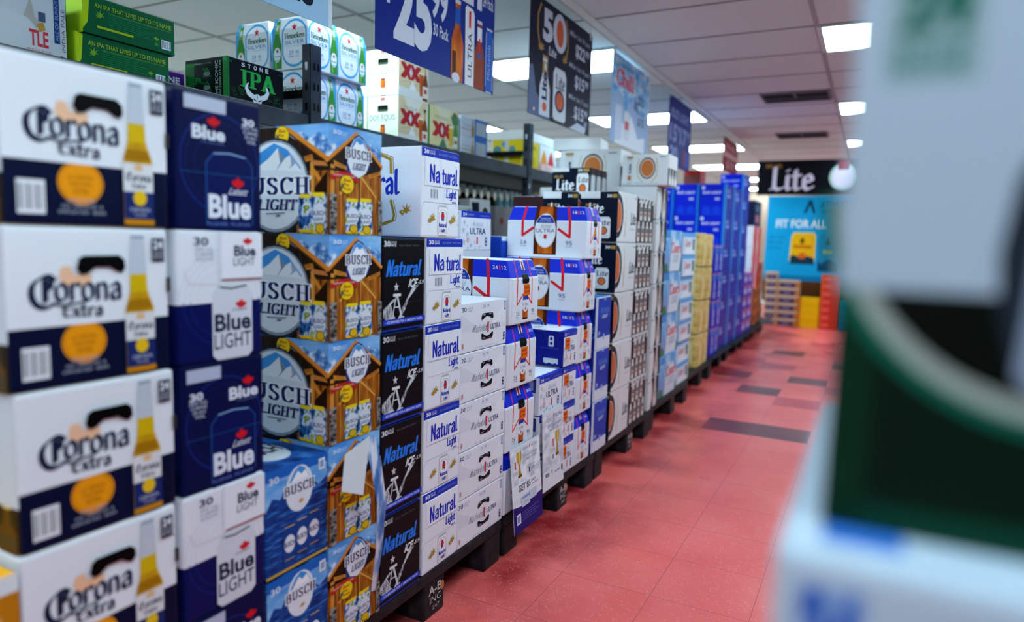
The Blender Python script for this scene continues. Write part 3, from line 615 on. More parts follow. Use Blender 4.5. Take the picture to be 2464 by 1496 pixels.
def lite():
    k = Carton('navy_and_white_can_pack', .3, .19, .24, {'all': '#dfe1e4', 'left': '#0b1428', 'top': '#e6e9ea'}, bevel=.005)
    litefront(k.left); f = k.front
    def half(cu, ru, m): f.poly([(0, .52+ru[1]*y) if x < 0 else (ru[0]*x, .52+ru[1]*y) for x, y in [(0, -1)]+circ(14, -90, 90)+[(0, 1)]], m)
    half(0, (.32, .46), '#e8e8e6'); half(0, (.285, .44), '#1b2230'); half(0, (.2, .32), '#ece6e2'); half(0, (.185, .3), '#d9552a'); half(0, (.16, .26), '#cf6a38')
    f.vtxt('A FINE PILSNER', .215, .25, .255, .8, '#aeb2ba', 0)
    f.line([(.4, .12), (.42, .5), (.38, .9)], .007, '#cfc4a6'); f.line([(.36, .1), (.385, .5)], .004, '#b9aa84')
    f.pen('Lite', .66, .36, .95, .63, '#191f2e', .17, .06, 30); f.ell(.7, .38, .03, .03, '#191f2e'); f.line([(.62, .27), (.9, .275)], .002, '#8a8d94'); f.rect(.85, .9, .95, .93, '#a0a4ac')
    return k.finish()
def litelong(kind, w, d, h):
    """white case whose left side shows a medallion; used lying across the stack"""
    k = Carton(kind, w, d, h, {'all': '#dde0e3', 'front': [(0, '#2a2a30'), (.55, '#e8eaec')]}, bevel=.012)
    g = k.left; g.ell(.55, .55, .175, .34, '#1c2434'); g.ell(.55, .55, .155, .3, '#d9b8a4'); g.ell(.55, .55, .13, .255, '#c4743c')
    for s in (-1, 1): g.line([(.55+s*.1, .12), (.55+s*.2, .3), (.55+s*.22, .6), (.55+s*.18, .85)], .006, '#c8bb94')
    g.can(.1, .06, .24, .85, '#d3d7dc', '#b8883c'); g.vtxt('Lite', .145, .4, .2, .7, '#1c2434', .04); g.ell(.17, .25, .04, .09, '#c4743c'); g.rect(.1, .87, .24, .93, '#a8783c')
    g.txt('GREAT TASTE   LESS FILLING', .3, .06, .8, .1, '#a2a6ae', 0); g.rect(.8, .88, .93, .92, '#9ca2aa')
    f = k.front
    for i in range(3): f.bottle(.06+.3*i, .02, .3+.3*i, .55, '#c9cdd4', '#f0f0f0')
    return k.finish()
def litedark(kind, w, d, h):
    k = Carton(kind, w, d, h, {'all': '#dfe1e4', 'left': '#0b1428', 'front': '#20222a'}, bevel=.004)
    g = k.left; g.rect(0, .86, .45, 1, '#dfe2e4'); g.txt('30', .68, .86, .8, .95, '#e8eaee', .03); g.rect(.82, .85, .98, .96, '#b08a3c'); g.txt('MILLER', .06, .64, .3, .74, '#b08a3c', .02); g.pen('Lite', .1, .2, .6, .62, '#eceef2', .17, .06, 30); litecan(g, .66, -.02, .97, .8)
    f = k.front
    for i in range(3): f.can(.06+.32*i, .0, .3+.32*i, .75, '#cfd2d6'); f.rect(.08+.32*i, .78, .26+.32*i, .95, '#4a3438')
    return k.finish()
def bottlewall():
    k = Carton('brown_bottle_print_case', .29, .36, .241, {'all': '#3a2226', 'top': '#dfe1e4', 'front': '#2a1a1e'}, bevel=.004)
    f = k.front
    f.rect(0, .95, 1, 1, '#d3d6da')
    for r in range(2):
        for i in range(4):
            u = .03+.25*i+(.1 if r else 0); v = .02+.46*r
            if u+.16 > 1: continue
            f.can(u, v, u+.15, v+.36, '#dbd7d6'); f.rect(u+.03, v+.1, u+.12, v+.17, '#a8523c'); f.rect(u+.02, v+.19, u+.13, v+.29, '#5c5458'); f.rect(u+.03, v+.36, u+.12, v+.44, '#e8e6e4')
    for i in range(5): f.poly([(.05+.2*i, .86), (.13+.2*i, .97), (.2+.2*i, .95), (.12+.2*i, .84)], '#e4e2e2')
    return k.finish()
def sleekbottle():
    k = Carton('white_case_with_bottle_print', .24, .36, .182, {'all': '#dcdfe2', 'front': '#16181e', 'top': '#e6e8ea'}, bevel=.008)
    f = k.front; f.poly([(0, 0), (.3, 0), (.4, .3), (.4, .7), (.3, 1), (0, 1)], '#dcdfe2'); f.rect(.02, .85, .2, .92, '#a0a8a8')
    f.bottle(.5, .02, .78, .98, '#c9cbd0', '#e8e6e6', cap='#f4f4f4', neck=.4); f.rect(.56, .3, .72, .55, '#a89a98'); f.rect(.42, .2, .46, .85, '#b8642c'); f.vtxt('LITE', .57, .1, .7, .3, '#4a4a50', 0)
    return k.finish()
def coors():
    k = Carton('icy_blue_can_pack', .42, .3, .258, {'all': '#9cc4e6', 'front': COORSK, 'top': '#6fb0e4'}, bevel=.005)
    f = k.front; f.poly([(0, 0), (0, .35), (.1, .5), (.22, .44), (.34, .3), (.4, .0)], '#7f9cd0'); f.poly([(0, 0), (0, .18), (.1, .22), (.2, .16), (.24, 0)], '#3f7a58'); f.poly([(.3, .0), (.36, .5), (.5, .78), (.6, .7), (.76, .8), (.92, .5), (.96, .0)], '#dbe0ec'); f.poly([(.9, 0), (.93, .2), (1, .24), (1, 0)], '#4a8460')
    f.pen('Coors', .36, .44, .96, .72, '#cf2f3e', .17, .07, 30); f.pen('LIGHT', .46, .22, .86, .4, '#a9b2c2', .15, .08, 0); f.rect(.0, .82, .3, 1, '#3f8fd8')
    return k.finish()
def coorsbox():
    k = Carton('pale_blue_case', .36, .3, .147, {'all': '#a9c8e4', 'front': '#cfdcec'}, bevel=.003)
    f = k.front; f.rect(0, .8, 1, 1, '#5fa6e2'); f.poly([(.1, 0), (.3, .4), (.45, .25), (.7, .5), (.95, 0)], '#e9edf4'); f.pen('Coors', .14, .35, .6, .7, '#d2606c', .17, .07, 30); f.rect(.74, .2, .9, .62, '#3f6a5a'); f.rect(.74, .62, .9, .7, '#20242a')
    return k.finish()
def goldpack():
    k = Carton('gold_can_pack', .2, .36, .262, {'all': GOLDBAG, 'top': '#efe2b4'}, bevel=.012)
    f = k.front; f.rect(0, .0, 1, .04, '#6a5a34'); f.rect(.55, .3, .8, .7, '#e8d49c'); f.vtxt('BANQUET', .15, .2, .3, .8, '#a47f38', .01); f.rect(.1, .1, .4, .16, '#b07a2c')
    k.left.rect(.6, .2, .9, .8, '#ecd9a0')
    return k.finish()
def bud(kind, w, d, h):
    k = Carton(kind, w, d, h, {'all': '#0c22b4', 'left': '#0a24d2', 'top': '#2f8be8', 'front': '#0a1a9c'}, bevel=.004)
    g = k.left; g.ell(.12, .87, .07, .06, '#e3e8f8'); g.txt('30', .08, .845, .16, .895, '#0a24d2', .02); g.txt('BUD LIGHT', .12, .67, .84, .755, '#e3e8fa', .03); g.txt('BEER', .6, .47, .8, .55, '#c9d6f6', .04)
    for u in (.28, .68): g.ell(u, .16, .16, .13, '#1240e0'); g.rect(u-.16, 0, u+.16, .16, '#1240e0')
    g.rect(.92, .0, 1, 1, '#1a7fe0')
    f = k.front; f.rect(0, .0, .1, 1, '#2fa0e8'); f.rect(.22, .6, .6, .66, '#7f9ee4'); f.txt('BUD', .2, .72, .5, .84, '#8fa8ec', .04); f.txt('LIGHT', .2, .56, .55, .68, '#8fa8ec', .04); f.rect(.6, .2, .8, .3, '#1232c4')
    return k.finish()
def budend():
    k = Carton('blue_can_pack_end', .19, .36, .238, {'all': '#0a1cae', 'top': '#c87a98', 'front': '#0a1cc0'}, bevel=.005)
    f = k.front; f.rect(.0, .92, 1, .99, '#9a7ab8'); f.vtxt('BUD LIGHT', .48, .12, .78, .72, '#dfe4f8', .03); f.rect(.1, .75, .9, .9, '#1f6fdc')
    return k.finish()
def plain(kind, w, d, h, cols, art=None, bevel=.004, taper=None):
    k = Carton(kind, w, d, h, cols, bevel=bevel, taper=taper)
    if art: art(k)
    return k.finish()
def heineken():
    k = Carton('silver_green_bottle_pack', .182, .2, .214, {'all': '#dfe6ea', 'top': '#3fa9dc'}, taper=(.78, .012, .008), bevel=.005)
    bl = '#43a3d3'
    for g, flip in ((k.left, 0), (k.front, 1)):
        q = (lambda u: u) if not flip else (lambda u: 1-u)
        a, b = sorted((q(.28), q(.98)))
        c = (a+b)/2; rx = (b-a)/2
        for r, m in ((1, bl), (.89, '#e4eaee')):
            ry = .46*r+(0 if r == 1 else .0); g.poly([(c+rx*r*x, .5+(.16 if y > 0 else -.16)+(ry-.16)*y) for x, y in circ(32)], m)
        g.shape(STAR, c, .79, .085, .085, '#c8202b')
        x0, x1 = a+.1*(b-a), b-.1*(b-a)
        g.pen('Heineken', x0, .58, x1, .69, '#1c5a34', .16, .07, 10, 0, 0, .02); g.txt('SILVER', x0, .475, x1, .55, '#3287bf', .0); g.txt('WORLD - CLASS LIGHT BEER', x0, .43, x1, .45, '#7fb2cf', 0)
        g.txt('2.9', c-.2*rx*2, .28, c-.04*rx*2, .35, '#3287bf', .01); g.txt('95', c+.06*rx*2, .28, c+.18*rx*2, .345, '#3287bf', .01); g.txt('CARBS', c-.22*rx*2, .225, c-.02*rx*2, .26, '#3287bf', .0); g.txt('CALS', c+.05*rx*2, .225, c+.2*rx*2, .26, '#3287bf', .0)
        if not flip: g.poly([(0, 0), (.1, 0), (.14, 1), (0, 1)], bl)
        else: g.poly([(.93, 0), (1, 0), (1, 1), (.9, 1)], bl)
        u0, u1 = sorted((q(.03), q(.27)))
        g.bottle(u0, .03, u1, .98, '#3c8a34', None, '#7fb25c', '#8fb8a0', .42); m = (u0+u1)/2
        g.poly([(u0+.05, .05), (u0+.1, .05), (u0+.09, .42), (u0+.05, .45)], '#6cb04a'); g.ell(m, .3, .1, .14, '#dde8ea'); g.shape(STAR, m, .37, .05, .05, '#c8202b'); g.txt('Heineken', m-.09, .255, m+.09, .285, '#1c5a34', .02); g.rect(m-.06, .18, m+.06, .2, '#7fb2cf'); g.poly([(m-.03, .75), (m+.03, .75), (m+.03, .86), (m-.03, .86)], '#c9d6d0')
        g.txt('12', q(.07)-.03, .86, q(.07)+.03, .92, '#e4eaee', .01)
    return k.finish()
def dosequis():
    k = Carton('cream_bottle_pack', .258, .19, .226, {'all': '#dfe6d2'}, bevel=.004)
    g = k.left; gn = '#2c5c3c'
    g.txt('DOS EQUIS', .06, .45, .9, .6, gn, .0); g.pen('xx', .42, .9, .58, .97, '#b8302a', .16, .08, 0, gap=-.1); g.line([(.02, .42), (.98, .42)], .0006, '#a8b89c'); g.line([(.05, .88), (.95, .88)], .0005, '#c3cdb4'); g.txt('CERVEZA', .32, .645, .66, .675, '#b3bfa4', 0)
    g.polys([[(u, .1+.05*i), (u+.07, .1+.05*i), (u+.06, .13+.05*i), (u, .13+.05*i)] for i in range(4) for u in (.02, .12, .22, .7, .8, .9)], '#d3d9b4')
    g.rect(.42, 0, .58, .08, '#9a4a1c'); g.rect(.42, .02, .58, .17, '#dfe2d8'); g.poly([(.42, .17), (.58, .17), (.58, .3), (.56, .36), (.44, .36), (.42, .3)], AMBER); g.rect(.43, .34, .57, .38, '#7a3414'); g.line([(.44, .1), (.56, .13)], .001, '#4c5a54')
    h = k.part('hand_hole', 'left'); h.poly([(.33, .69), (.36, .67), (.64, .67), (.67, .69), (.67, .78), (.65, .8), (.35, .8), (.33, .78)], '#10160e'); h.rect(.36, .69, .64, .705, '#5c6a4c')
    f = k.front
    f.rect(0, 0, 1, 1, '#e2dfcc'); f.poly([(.0, .62), (.0, 1), (.18, 1), (.5, .5), (.8, 1), (1, 1), (.64, .4), (.9, 0), (.62, 0), (.46, .3), (.28, 0), (0, 0)], '#d9c79c'); f.poly([(.3, .1), (.46, .42), (.64, .1)], '#e9ecea')
    f.rect(0, 0, 1, .2, '#dfe0d4'); f.txt('DOS EQUIS', .16, .74, .62, .82, '#8f9a98', .0)
    f.pen('xx', .08, .4, .72, .74, '#b0252c', .17, .1, 0, gap=-.1); f.shape([(0, 1), (.6, 0), (0, -1), (-.6, 0)], .4, .56, .09, .12, '#d5d9da'); f.line([(.1, .3), (.3, .36), (.5, .31), (.7, .36)], .0014, '#8a8c78')
    f.poly([(.7, .12), (.8, .12), (.83, .6), (.67, .6)], AMBER); f.rect(.67, .6, .83, .64, '#efe6cc'); f.bottle(.8, .03, .98, .86, '#7a3a16', '#dfdccc', '#c8a868', '#5c2a14', .4); f.pen('xx', .83, .2, .95, .3, '#b0252c', .2, .1, 0, gap=-.1)
    return k.finish()
def dosgreen():
    k = Carton('green_edged_bottle_pack', .285, .19, .232, {'all': '#2c8a3a'}, bevel=.004)
    f = k.front
    f.rect(0, 0, 1, 1, '#e0dcb8'); f.poly([(0, .7), (0, 1), (.2, 1), (.5, .55), (.75, 1), (1, 1), (.64, .4), (.98, 0), (.7, 0), (.46, .3), (.24, 0), (0, 0)], '#ddd09a'); f.poly([(.26, 0), (.46, .34), (.66, 0)], '#3f7a5c'); f.poly([(.62, .3), (.95, .85), (1, .5), (1, .1)], '#8fae74'); f.poly([(.72, .84), (.84, .98), (.98, .9), (1, .7), (.8, .66)], '#4a7a58')
    f.txt('DOS EQUIS', .16, .72, .62, .8, '#7d8a78', .0); f.pen('xx', .1, .32, .74, .66, '#b81f26', .18, .1, 0, gap=-.1); f.shape([(0, 1), (.6, 0), (0, -1), (-.6, 0)], .42, .49, .08, .12, '#d5d9da'); f.line([(.15, .26), (.35, .3), (.55, .26), (.7, .3)], .0014, '#7a7c58')
    f.poly([(.68, .16), (.77, .16), (.8, .6), (.66, .6)], '#e0b02c'); f.rect(.66, .58, .8, .64, '#efe8cc'); f.bottle(.82, .06, .98, .94, '#3f8a34', '#dfe2cc', None, '#a8202a', .4); f.pen('xx', .84, .24, .97, .32, '#b0252c', .2, .1, 0, gap=-.1)
    return k.finish()
def stone():
    k = Carton('black_green_can_pack', .268, .225, .164, {'all': '#0d0f10', 'left': '#101413'}, bevel=.003)
    gr = '#27a548'; f = k.front; wh = '#e4e8ea'
    for i, ch in enumerate('STONE'): f.txt(ch, .24+.105*i, .855-.0*i, .24+.105*i+.055, .945, wh, .02)
    f.pen('IPA', .22, .42, .85, .8, gr, .19, .07, 0, gap=.12); f.rect(0, 0, .03, 1, '#1a6a34')
    random.seed(3)
    for i in range(26):
        u, v = (random.uniform(.05, .3) if i % 2 else random.uniform(.66, .97)), random.uniform(.02, .45)
        f.ring(u, v, .03, .05, .2, '#1d5a30', random.randint(0, 180), random.randint(200, 420), 10)
    for s in (1, -1):
        c = .505; f.poly([(c+s*x, y) for x, y in ((.06, .3), (.12, .34), (.17, .42), (.15, .55), (.19, .5), (.22, .4), (.18, .26), (.1, .2), (.05, .18))], wh)
    f.poly([(.41, .27), (.505, .33), (.6, .27), (.57, .1), (.55, .0), (.46, .0), (.44, .1)], wh)
    f.poly([(.43, .22), (.49, .18), (.49, .15), (.44, .18)], '#0d0f10'); f.poly([(.58, .22), (.52, .18), (.52, .15), (.57, .18)], '#0d0f10'); f.rect(.475, .02, .535, .06, '#0d0f10'); f.poly([(.49, .13), (.52, .13), (.53, .08), (.48, .08)], '#3a4042'); f.rect(.5, .2, .51, .3, '#55595c')
    f.txt('12', .03, .88, .07, .93, '#2c8a48', .01); f.txt('6.9% ALC', .9, .88, .97, .9, '#2c8a48', 0)
    g = k.left; g.rect(0, .1, .3, .92, '#1f8a3c'); g.rect(.9, .0, 1, 1, '#2f8a48')
    for i in range(3): g.can(.24+.0*i, .02+.3*i, .68, .3+.3*i, '#1b2420', '#8f9a98'); g.txt('IPA', .3, .1+.3*i, .6, .2+.3*i, '#2a8a44', .02); g.ell(.52, .06+.3*i, .08, .05, '#a8b0ae')
    g.can(.22, .15, .42, .9, '#20262a', '#8f9a98'); g.txt('IPA', .24, .45, .4, .6, '#2aa048', .03); g.vtxt('THE ICONIC', .72, .12, .79, .92, wh, .01); g.vtxt('WEST COAST STYLE IPA', .82, .12, .86, .92, wh, 0)
    return k.finish()
def greencase():
    k = Carton('green_can_case', .305, .4, .112, {'all': '#0f6a3a', 'front': '#0d6236', 'bottom': '#0a3a22'}, bevel=.003)
    f = k.front; y = '#b9cc1c'
    f.txt('AN IPA THAT LIVES UP TO ITS NAME', .12, .72, .96, .84, y, .0); f.poly([(.0, .1), (.05, .3), (.07, .95), (.0, 1)], '#c6e01c'); f.shape(SPRIG, .17, .56, .05, .13, '#7fb02a')
    for i in range(7): f.rect(.26, .62-.055*i, .74-.05*(i % 3), .635-.055*i, '#1c8a50')
    f.rect(.14, .2, .52, .26, y); f.line([(.26, .66), (.95, .66)], .0007, '#a8c828'); f.bars(.84, .12, .95, .38, n=6); f.ell(.78, .2, .02, .05, '#3a9a44'); f.shape(LEAF, .78, .36, .03, .06, '#7fb02a')
    k.left.rect(.8, 0, 1, 1, '#a8d01c')
    return k.finish()
def tallwhite():
    k = Carton('white_red_can_case', .32, .4, .2, {'all': '#d3d6da'}, bevel=.004)
    f = k.front
    f.txt('TLE', .68, .2, .84, .42, '#d33a44', .03); f.txt('BREWING CO', .66, .08, .86, .16, '#d36a70', .0); f.rect(.89, .3, .94, 1, '#23427e'); f.vtxt('ALE OF SUNNY', .9, .34, .93, .9, '#8fa8cc', 0); f.vtxt('INDIA PALE', .955, .2, .985, .8, '#5c5f64', 0); f.ell(.95, .08, .025, .06, '#3a3c40')
    f.ell(.68, .9, .03, .05, '#241f1c'); f.poly([(.64, .58), (.7, .86), (.73, .6), (.8, .52), (.74, .45), (.68, .55)], '#b8b4aa'); f.poly([(.74, .5), (.8, .55), (.82, .45), (.77, .4)], '#c0923c'); f.rect(.76, .55, .82, .68, '#4c5a78'); f.ell(.3, .5, .14, .3, '#e0902c'); f.rect(0, .0, .62, .06, '#39406a')
    return k.finish()

# ------------------------------------------------------------------ build the printed kinds
corona(); blue(''); blue('_variant'); bluelight(); barn(); lakebusch(); natty(''); natty('_split'); ice(); ultra30()
ultra_bottles('tall_bottle_case', .228, .4, .2235, '24', '12', True)
ultra_bottles('slim_bottle_case', .178, .385, .222, '18', '12', True)
ultra24('white_star_can_case', .218, False); ultra24('white_star_can_case_marked', .14, True, True); ultra24('white_star_can_case_back', .25, False, h=.163)
michlight(); lite(); litelong('white_medallion_case', .2, .27, .176); litelong('white_medallion_case_wide', .2, .4, .23); litedark('navy_can_pack_lying', .27, .225, .155)
bottlewall(); sleekbottle(); coors(); coorsbox(); goldpack(); bud('blue_can_pack', .44, .225, .2755); bud('blue_can_pack_low', .44, .225, .2405); budend()
heineken(); dosequis(); dosgreen(); stone(); greencase(); tallwhite()

# ------------------------------------------------------------------ the setting
CZ = 2.43
X0, X1, Y0, Y1 = -9.0, 4.2, -6.5, 17.5
def floor_mat(name, stops, fleck):
    m, nt, b, tc = nodes(name, .3)
    b.inputs['Specular IOR Level'].default_value = .5
    n = nt.nodes.new('ShaderNodeTexNoise'); n.inputs['Scale'].default_value = 3; n.inputs['Detail'].default_value = 6; nt.links.new(tc.outputs['Object'], n.inputs[0])
    base = ramp(nt, n.outputs[0], stops)
    v = nt.nodes.new('ShaderNodeTexVoronoi'); v.inputs['Scale'].default_value = 95; nt.links.new(mapping(nt, tc, (1, 2.2, 1)), v.inputs[0])
    n2 = nt.nodes.new('ShaderNodeTexNoise'); n2.inputs['Scale'].default_value = 30; nt.links.new(tc.outputs['Object'], n2.inputs[0])
    lt = nt.nodes.new('ShaderNodeMath'); lt.operation = 'LESS_THAN'; lt.inputs[1].default_value = .2; nt.links.new(v.outputs['Distance'], lt.inputs[0])
    gt = nt.nodes.new('ShaderNodeMath'); gt.operation = 'GREATER_THAN'; gt.inputs[1].default_value = .5; nt.links.new(n2.outputs[0], gt.inputs[0])
    mu = nt.nodes.new('ShaderNodeMath'); mu.operation = 'MULTIPLY'; nt.links.new(lt.outputs[0], mu.inputs[0]); nt.links.new(gt.outputs[0], mu.inputs[1])
    # scuffed wax along the pallets, its darker red partly painted shade
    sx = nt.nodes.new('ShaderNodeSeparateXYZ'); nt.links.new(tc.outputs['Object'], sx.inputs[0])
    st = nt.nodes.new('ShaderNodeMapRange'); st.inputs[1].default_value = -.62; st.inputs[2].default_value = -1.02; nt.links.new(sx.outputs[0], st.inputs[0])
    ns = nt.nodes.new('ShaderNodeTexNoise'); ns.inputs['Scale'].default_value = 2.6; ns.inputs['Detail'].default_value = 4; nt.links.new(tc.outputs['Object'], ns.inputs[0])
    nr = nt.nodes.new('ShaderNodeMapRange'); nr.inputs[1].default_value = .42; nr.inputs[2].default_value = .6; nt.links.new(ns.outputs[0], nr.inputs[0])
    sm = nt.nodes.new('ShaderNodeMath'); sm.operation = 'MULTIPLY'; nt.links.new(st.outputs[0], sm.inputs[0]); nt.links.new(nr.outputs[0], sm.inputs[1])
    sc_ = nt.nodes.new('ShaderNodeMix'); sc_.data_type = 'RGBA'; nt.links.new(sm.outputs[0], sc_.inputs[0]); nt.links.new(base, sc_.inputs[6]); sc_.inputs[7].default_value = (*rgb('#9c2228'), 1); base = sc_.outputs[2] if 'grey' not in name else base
    mx = nt.nodes.new('ShaderNodeMix'); mx.data_type = 'RGBA'; nt.links.new(mu.outputs[0], mx.inputs[0]); nt.links.new(base, mx.inputs[6]); mx.inputs[7].default_value = (*rgb(fleck), 1)
    # dark seams between the square tiles
    sp = nt.nodes.new('ShaderNodeSeparateXYZ'); nt.links.new(tc.outputs['Object'], sp.inputs[0])
    mn = []
    for ax, off in ((0, .858), (1, -4.22)):
        a = nt.nodes.new('ShaderNodeMath'); a.operation = 'ADD'; a.inputs[1].default_value = off+30.5; nt.links.new(sp.outputs[ax], a.inputs[0])
        p = nt.nodes.new('ShaderNodeMath'); p.operation = 'PINGPONG'; p.inputs[1].default_value = .1525; nt.links.new(a.outputs[0], p.inputs[0]); mn.append(p.outputs[0])
    mm = nt.nodes.new('ShaderNodeMath'); mm.operation = 'MINIMUM'; nt.links.new(mn[0], mm.inputs[0]); nt.links.new(mn[1], mm.inputs[1])
    sl = nt.nodes.new('ShaderNodeMath'); sl.operation = 'LESS_THAN'; sl.inputs[1].default_value = .0008; nt.links.new(mm.outputs[0], sl.inputs[0])
    m2 = nt.nodes.new('ShaderNodeMix'); m2.data_type = 'RGBA'; nt.links.new(sl.outputs[0], m2.inputs[0]); nt.links.new(mx.outputs[2], m2.inputs[6]); m2.inputs[7].default_value = (*rgb('#8a3032'), 1)
    nt.links.new(m2.outputs[2], b.inputs['Base Color'])
    n3 = nt.nodes.new('ShaderNodeTexNoise'); n3.inputs['Scale'].default_value = 2.2; n3.inputs['Detail'].default_value = 5; nt.links.new(tc.outputs['Object'], n3.inputs[0])
    mr = nt.nodes.new('ShaderNodeMapRange'); mr.inputs[3].default_value = .2; mr.inputs[4].default_value = .45; nt.links.new(n3.outputs[0], mr.inputs[0]); nt.links.new(mr.outputs[0], b.inputs['Roughness'])
    return m
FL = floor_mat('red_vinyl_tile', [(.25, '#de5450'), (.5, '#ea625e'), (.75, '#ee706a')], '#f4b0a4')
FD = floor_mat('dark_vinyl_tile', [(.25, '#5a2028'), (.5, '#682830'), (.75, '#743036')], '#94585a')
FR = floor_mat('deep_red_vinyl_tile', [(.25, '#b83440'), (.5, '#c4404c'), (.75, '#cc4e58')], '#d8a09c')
FG = floor_mat('grey_vinyl_tile', [(.25, '#9a9690'), (.5, '#aaa6a0'), (.75, '#b4b0aa')], '#c9c5bf')  # unseen floor off the aisle, made grey to cut the red bounce
fm = Mesh(); T = .305
dark = {(0, 0), (1, 0), (0, 4), (-1, 6), (1, 6), (2, 9), (0, 11), (3, 13)}; deep = {(1, 3), (2, 5), (0, 8), (2, 10), (1, 14), (-1, 9)}
i0, i1 = int((X0+.858)/T)-1, int((X1+.858)/T)+1; j0, j1 = int((Y0-4.22)/T)-1, int((Y1-4.22)/T)+1
for i in range(i0, i1):
    for j in range(j0, j1):
        x, y = -.858+T*i, 4.22+T*j
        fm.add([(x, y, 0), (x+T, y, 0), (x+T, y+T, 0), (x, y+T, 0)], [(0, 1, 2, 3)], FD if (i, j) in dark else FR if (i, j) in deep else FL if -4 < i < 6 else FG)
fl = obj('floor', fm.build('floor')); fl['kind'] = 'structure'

cm, nt, b, tc = nodes('ceiling_panel', .9)
br = nt.nodes.new('ShaderNodeTexNoise'); br.inputs['Scale'].default_value = 180; nt.links.new(tc.outputs['Object'], br.inputs[0])
nt.links.new(ramp(nt, br.outputs[0], [(.3, '#d2d2d0'), (.6, '#dadad8')]), b.inputs['Base Color'])
m_ = Mesh(); m_.box(X0-.1, Y0-.1, CZ, X1+.1, Y1+.1, CZ+.08, cm); o = obj('ceiling', m_.build('ceiling')); o['kind'] = 'structure'
m_ = Mesh()
tb = mat('#a9a4a2', .6)
y = 4.57-.61*16
while y < Y1:
    if y > Y0: m_.box(X0, y-.006, CZ-.004, X1, y+.006, CZ+.01, mat('#8b8684', .7))
    y += .61
x = -1.61-1.22*6
while x < X1:
    if x > X0: m_.box(x-.012, Y0, CZ-.006, x+.012, Y1, CZ+.01, tb)
    x += 1.22
o = obj('trim_1', m_.build('ceiling_grid')); o['kind'] = 'structure'
m_ = Mesh(); m_.box(-1.605, Y0, CZ-.008, -1.55, Y1, CZ+.004, mat('#d3cfcc', .6)); o = obj('trim_2', m_.build('ceiling_rail')); o['kind'] = 'structure'
wm = mat('#d6cec6', .8)
for nm, bx in (('wall_left', (X0-.1, Y0, 0, X0, Y1, CZ)), ('wall_right', (X1, Y0, 0, X1+.1, Y1, CZ)), ('wall_back', (X0-.1, Y1, 0, X1+.1, Y1+.1, CZ)), ('wall_front', (X0-.1, Y0-.1, 0, X1+.1, Y0, CZ))):
    m_ = Mesh(); m_.box(*bx, mat('#a38c7a', .8) if nm == 'wall_back' else wm); o = obj(nm, m_.build(nm)); o['kind'] = 'structure'

# ceiling troffers: frame and glowing lens
em = bpy.data.materials.new('lamp_lens'); em.use_nodes = True
b = em.node_tree.nodes['Principled BSDF']; b.inputs['Base Color'].default_value = (.9, .9, .9, 1); b.inputs['Emission Color'].default_value = (.65, .89, 1, 1); b.inputs['Emission Strength'].default_value = LIGHT
fr = Mesh(); W_, D_ = 1.2, .59
for bx in ((-.6, -.295, -.012, .6, -.28, 0), (-.6, .28, -.012, .6, .295, 0), (-.6, -.28, -.012, -.568, .28, 0), (.568, -.28, -.012, .6, .28, 0)): fr.box(*bx, mat('#d9dad8', .5))
fr = fr.build('lamp_frame'); ln = Mesh(); ln.box(-.567, -.279, -.009, .567, .279, -.002, em); ln = ln.build('lamp_lens')
n = 0
for xi, x in enumerate((-7.113, -4.673, -2.233, .207, 2.647)):
    for yi in range(10):
        y = 4.57+.305-2.44*4+2.44*yi
        t = obj('ceiling_lamp', None, None, (x, y, CZ-.001)); n += 1
        tag(t, 'flush rectangular fluorescent panel glowing white in the tiled ceiling', 'lamp', 'ceiling light panels in rows')
        p_ = obj('lamp_frame', fr, t); obj('lamp_lens', ln, p_)
# air vents
vf = Mesh(); vf.box(-.28, -.2, -.015, .28, .2, 0, mat('#7d7880', .6)); vf = vf.build('vent_frame')
vs = Mesh(); vs.box(-.26, -.18, -.018, -.01, -.01, -.0145, mat('#141318', .7)); vs.box(.01, -.18, -.018, .26, -.01, -.0145, mat('#1d1b22', .7))
for i in range(6): vs.box(-.26, .02+.026*i, -.02, .26, .03+.026*i, -.0145, mat('#4c4850', .6))
vs = vs.build('vent_louver')
for x, y, l in ((-.69, 6.62, 'square ceiling air vent with dark louvres between the blue banner and the lamp'), (-.83, 8.9, 'small dark ceiling air vent farther down the aisle near the black banner')):
    t = obj('ceiling_vent', None, None, (x, y, CZ)); tag(t, l, 'vent'); obj('vent_frame', vf, t); obj('vent_louver', vs, t)

